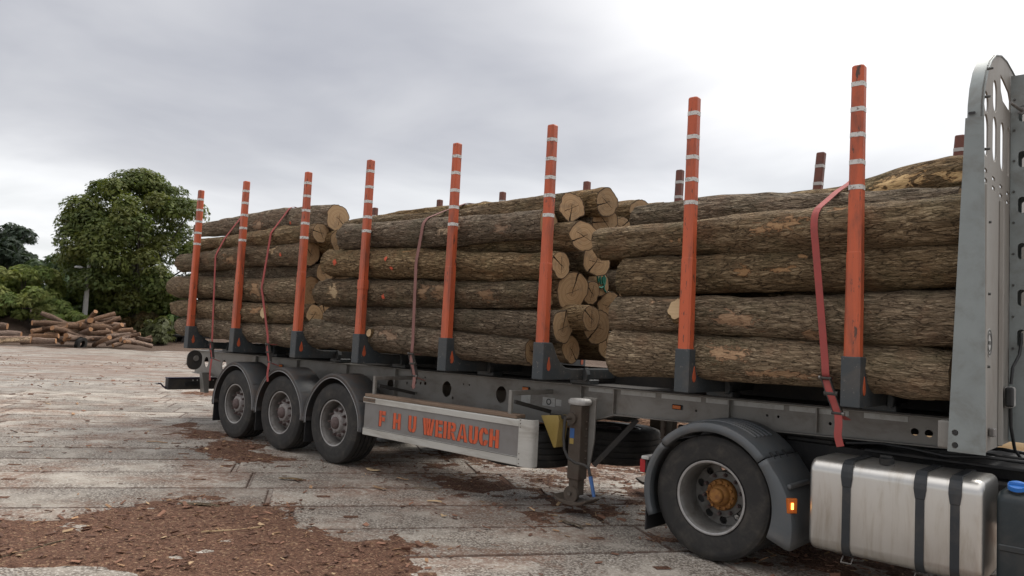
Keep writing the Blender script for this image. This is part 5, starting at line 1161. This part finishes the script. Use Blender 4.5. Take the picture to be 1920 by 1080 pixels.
def plant(name, px, base_py, D, wpx, toppx, label, cat, pal, n, size, seed, group=None, lobes=30, trunk=True, low=.0, lobe_r=.26, shape=1., zbase=0.):
    """place by pixel column and distance; width and top given in pixels at that distance"""
    b = atd(px, base_py, D); k = D/FPX*1.02; W = wpx*k/2; top = atd(px, toppx, D).z; z0 = zbase; Hh = top-z0
    e = empty(name, (b.x, b.y, z0)); tag(e, label, cat, group); g = random.Random(seed)
    cz = Hh*(low+(1-low)*.5); hz = Hh*(1-low)*.5; cs = []; rs = []
    lr = lobe_r*min(W*1.2, hz*1.4)
    for i in range(lobes):
        # spread over the surface of the crown volume, some inside
        zf = g.uniform(-1, 1); ph = g.uniform(0, 6.283); f_ = (1-abs(zf)**(2*shape))**.5*g.choice((.85, .8, .75, .45)); r_ = lr*g.uniform(.75, 1.3)
        cs.append((f_*(W-lr*.5)*math.cos(ph), f_*(W-lr*.5)*math.sin(ph), cz+zf*(hz-lr*.75))); rs.append(r_)
    leafcloud('crown', cs, rs, n, size, pal, seed, e)
    if trunk:
        mb = MB(); rt = max(.05, Hh*.026); mb.tube([(0, 0, -.1), (.05*rt, 0, cz*.35), (.3*rt, .2*rt, cz*.8), (0, .3*rt, cz+hz*.5)], [rt*1.35, rt, rt*.8, rt*.25], 10)
        for i in range(min(12, lobes)):
            c = Vector(cs[i]); s0 = Vector((0, 0, cz*g.uniform(.45, .95))); mb.tube([s0, s0.lerp(c, .5)+Vector((0, 0, -.05*Hh*g.random())), c], [rt*.42, rt*.25, rt*.07], 6)
        ob('trunk', mb, 'tree_bark', e, 50)
    return e
CH = [(.120, .155, .040), (.085, .115, .032), (.155, .18, .048), (.065, .09, .026), (.14, .145, .042)]
G1 = [(.165, .215, .055), (.21, .25, .07), (.12, .17, .045), (.25, .26, .085)]
G2 = [(.085, .125, .06), (.10, .15, .075), (.07, .10, .05)]
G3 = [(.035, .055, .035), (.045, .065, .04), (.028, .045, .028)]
G4 = [(.10, .15, .04), (.13, .18, .05), (.075, .115, .032)]
plant('chestnut_tree', 245, 640, 62, 250, 322, 'large dark green round chestnut tree rising behind the log heap', 'tree', CH, 52000, .175, 21, None, 160, True, .10, .165, 1.25)
plant('tall_tree', 5, 600, 88, 112, 420, 'dark tree with open crown behind the yellow green bush', 'tree', G3, 5000, .36, 22, 'trees behind the yard', 34, True, .25, .26)
plant('pale_tree', 108, 600, 84, 120, 472, 'pale blue green tree left of the chestnut tree', 'tree', G2, 6000, .34, 23, 'trees behind the yard', 34, True, .05, .26)  # pale blue green leaf palette
plant('side_tree', 170, 600, 76, 90, 520, 'blue green small tree behind the utility pole', 'tree', G2, 4000, .34, 28, 'trees behind the yard', 26, True, .0, .28)
BG = 'bushes along the earth bank'
plant('bush', 38, 620, 60, 160, 498, 'broad yellow green bush over the left logs', 'bush', G1, 13000, .19, 24, BG, 46, True, .0, .22, 1.6, 1.0)
plant('bush', -60, 620, 62, 130, 520, 'green bush left of the broad yellow green bush', 'bush', G1, 2000, .38, 34, BG, 30, True, .0, .26, 1.6, 1.0)
plant('bush', 150, 610, 64, 105, 545, 'dense green bush in front of the utility pole', 'bush', G4, 5000, .24, 25, BG, 30, True, .0, .26, 1.4, .8)
plant('bush', 132, 615, 58, 70, 584, 'low light green shrub just behind the log heap', 'bush', G1, 900, .3, 26, BG, 18, True, .0, .3, 1.2, .6)
plant('bush', 318, 625, 63, 90, 548, 'bright green bush between chestnut tree and rear stack', 'bush', G4, 8000, .19, 27, BG, 30, True, .0, .26, 1.5, .5)
plant('bush', 345, 635, 58, 62, 575, 'dark leaved shrub next to the rear of the trailer', 'bush', G3+G4, 1300, .34, 29, BG, 22, True, .0, .28, 1.5, .3)
plant('bush', 265, 625, 60, 56, 585, 'brownish low shrub at the foot of the chestnut tree', 'bush', [(.13, .085, .035), (.10, .075, .03), (.07, .08, .03)], 900, .34, 30, BG, 16, True, .0, .3, 1.4, .5)
plant('bush', 300, 625, 56, 66, 596, 'pale grassy clump on the bank right of the chestnut', 'bush', [(.11, .12, .05), (.09, .10, .04)], 1000, .3, 31, BG, 18, True, .0, .3, 1.4, .2)
plant('bush', 262, 625, 68, 150, 545, 'dark bush added to cover bright sky beneath the chestnut crown', 'bush', G3, 1800, .3, 33, BG, 24, True, .0, .28, 1.4, .5)  # added to close a bright sky gap under the crown
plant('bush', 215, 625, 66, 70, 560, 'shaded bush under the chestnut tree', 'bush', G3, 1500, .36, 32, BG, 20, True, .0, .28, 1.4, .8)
# utility pole with a lamp
b = atd(158, 600, 60); k = 60/FPX; top = atd(163, 485, 60).z
e = empty('utility_pole', (b.x, b.y, 0)); tag(e, 'slim grey concrete utility pole with a small white lamp', 'pole')
ob('pole', MB().loft([[(w*a, w*c_, z) for a, c_ in ((-1, -.8), (1, -.8), (1, .8), (-1, .8))] for z, w in ((-.2, .19), (top, .11))]), 'concrete_pole', e, None, .02, 1)
ob('lamp_arm', MB().tube([(0, 0, top-.75), (-.15, -.35, top-.6), (-.12, -.55, top-.62)], .03, 6), 'steel', e); ob('lamp_head', MB().loft([[(-.12+a*r_, -.62+c_*r_*1.6, z) for a, c_ in ((-1, -1), (1, -1), (1, 1), (-1, 1))] for z, r_ in ((top-.72, .12), (top-.62, .16), (top-.54, .07))]), 'lamp_glass', e, None, .02, 2)
# low black trailer standing by the bank
b = toground(atd(352, 636, 57)); e = empty('flatbed_trailer', tuple(b)); tag(e, 'low black flatbed trailer parked at the bushes', 'trailer'); rz = math.atan2(CR[1], CR[0]); e.rotation_euler = (0, 0, rz)
ob('bed', MB().b2((-1.7, -.9, .62), (2.2, .9, .76)), 'black_frame', e, None, .02, 1); ob('side_rail', MB().b2((-1.7, -.96, .765), (2.2, -.90, .83)), 'steel', e)
for x in (-1.5, -1.0, -.4): ob('post', MB().b2((x-.04, -.94, .15), (x+.04, -.86, .62)), 'black_frame', e)
ob('lower_rail', MB().b2((-1.68, -.94, .12), (2.2, -.86, .22)), 'black_frame', e)
for x in (.3, 1.2): ob('wheel', MB().cyl((x, -.85, .36), (x, -.62, .36), .36, .36, 20), 'rubber', e, 40)
# jumbled heap of logs
HG = 'logs of the jumbled heap'; HL = 'short brown log in the jumbled heap below the chestnut tree'
g = random.Random(77)
for i, (px, py, D, wpx, rpx, dep, dz, lab) in enumerate([
    (107, 600, 51, 50, 4.5, -.5, -.35, None), (100, 607, 50, 14, 4.8, 2.0, 0, None), (118, 613, 50, 30, 4.5, 1.6, .1, None), (138, 612, 49.5, 42, 6., .8, .12, 'thick grey log lying high across the heap'), (168, 600, 50, 34, 5., -1., .55, None), (182, 598, 50, 24, 5., 1.5, .5, None), (190, 600, 51, 26, 4.3, -1.4, .62, None), (202, 603, 51, 26, 3.8, -.9, .3, None),
    (165, 604, 49.5, 12, 5.5, 2.2, 0, None), (162, 612, 49, 16, 5.8, 1.8, 0, None), (176, 615, 49.3, 20, 5.4, 1.6, 0, None), (200, 614, 50, 30, 4.8, .8, -.1, None), (214, 617, 50, 26, 4.5, -.6, .1, None), (228, 620, 50.2, 22, 4.2, -.9, .45, None), (237, 625, 50.4, 22, 4.2, -.7, .35, None),
    (128, 622, 48.6, 14, 5., 2.0, 0, None), (155, 624, 48.5, 56, 4.2, .6, -.03, 'long straight log with orange end at the front of the heap'), (185, 624, 48.8, 34, 4.4, .7, .1, None), (206, 626, 49.4, 26, 4.4, .9, 0, None), (222, 629, 49.2, 34, 4.2, .5, -.05, None), (138, 633, 48.2, 14, 5.6, 2.0, 0, None), (150, 630, 48.3, 30, 3.6, .8, 0, None),
    (163, 634, 48.2, 16, 5.2, 2.0, 0, None), (182, 635, 48.3, 40, 4.3, .5, -.06, None), (190, 642, 47.8, 54, 4.2, .4, .08, 'pale bottom log along the front foot of the heap'), (222, 638, 48.6, 30, 4., .6, 0, None), (240, 632, 48.8, 34, 4.3, -.4, .5, 'leaning log with pale end at the right of the heap'), (260, 634, 49, 40, 4., .3, -.05, 'log sticking out of the right end of the heap'), (245, 642, 48.2, 18, 4.2, 1.4, 0, None), (256, 643, 48.3, 16, 4.4, 1.6, 0, None), (232, 642, 48, 22, 4., 1., .1, None), (112, 628, 50, 24, 4.4, 1.2, 0, None), (108, 638, 49.4, 22, 4.0, .8, 0, None), (92, 616, 51, 20, 4.5, 1.5, .1, None), (270, 637, 50.5, 20, 3.5, .4, 0, None), (150, 618, 50.5, 30, 5, .4, .1, None), (190, 607, 51.5, 34, 5, .3, .2, None), (215, 610, 52, 30, 4.5, .3, .1, None), (175, 630, 50, 40, 5, .2, 0, None), (210, 636, 50, 36, 5, .2, 0, None)]):
    k = D/FPX; c = atd(px, py, D); c.z = max(c.z, rpx*k); half_ = Vector(CR)*(wpx*k/2)+Vector((CF[0], CF[1], 0))*(abs(dep)*.55*(1 if i % 4 else -1))+Vector((0, 0, dz*wpx*k/2))
    half_ = Matrix.Rotation(g.uniform(-.45, .45), 3, 'Z') @ half_ + Vector((0, 0, g.uniform(-.22, .22)))
    P0, P1 = c-half_, c+half_
    for P in (P0, P1): P.z = max(P.z, rpx*k*.7)
    make_log(P0, P1, rpx*k*g.uniform(.7, 1.0), rpx*k*g.uniform(.65, .95), 500+i, lab or HL, HG, nA=16, step=.25, mat='bark_pile', facemat='cut_pile')
p = atd(152, 641, 47.6); tm = MB().lathe(tyre_profile(.33, .22, .19), seg=36); o = ob('old_tyre', tm, 'rubber', None, 40); o.location = (p.x, p.y, .2); o.rotation_euler = (.2, .1, 2.2); tag(o, 'old black tyre leaning against the front of the log heap', 'tyre')
# longer logs lying at the left
for i, (x0, y0, x1, y1, D, r, lab) in enumerate([(-60, 607, 14, 612, 50, 5.5, 'stout log end beside the left bush'), (-40, 625, 40, 627, 49, 5., 'upper long log lying left of the heap'), (-30, 638, 58, 637, 47.5, 5.8, 'front long log with bare yellow stripe left of the heap'), (40, 641, 105, 639, 47.3, 4.8, 'grey tapering log in line with the striped log'), (55, 632, 110, 630, 48.5, 4.5, 'grey log between heap and long logs'), (95, 634, 122, 636, 48.6, 4.8, 'short grey log touching the heap')]):
    k = D/FPX; P0 = atd(x0, y0, D); P1 = atd(x1, y1, D-.6); P0.z = max(P0.z, r*k); P1.z = max(P1.z, r*k)
    lg = make_log(P0, P1, r*k, r*k*.9, 700+i, lab, 'long logs left of the heap', nA=20, step=.2, mat='bark_pile', facemat='cut_pile')
    if i == 2: bare(lg, 15, 634, 2.2, .16, True)
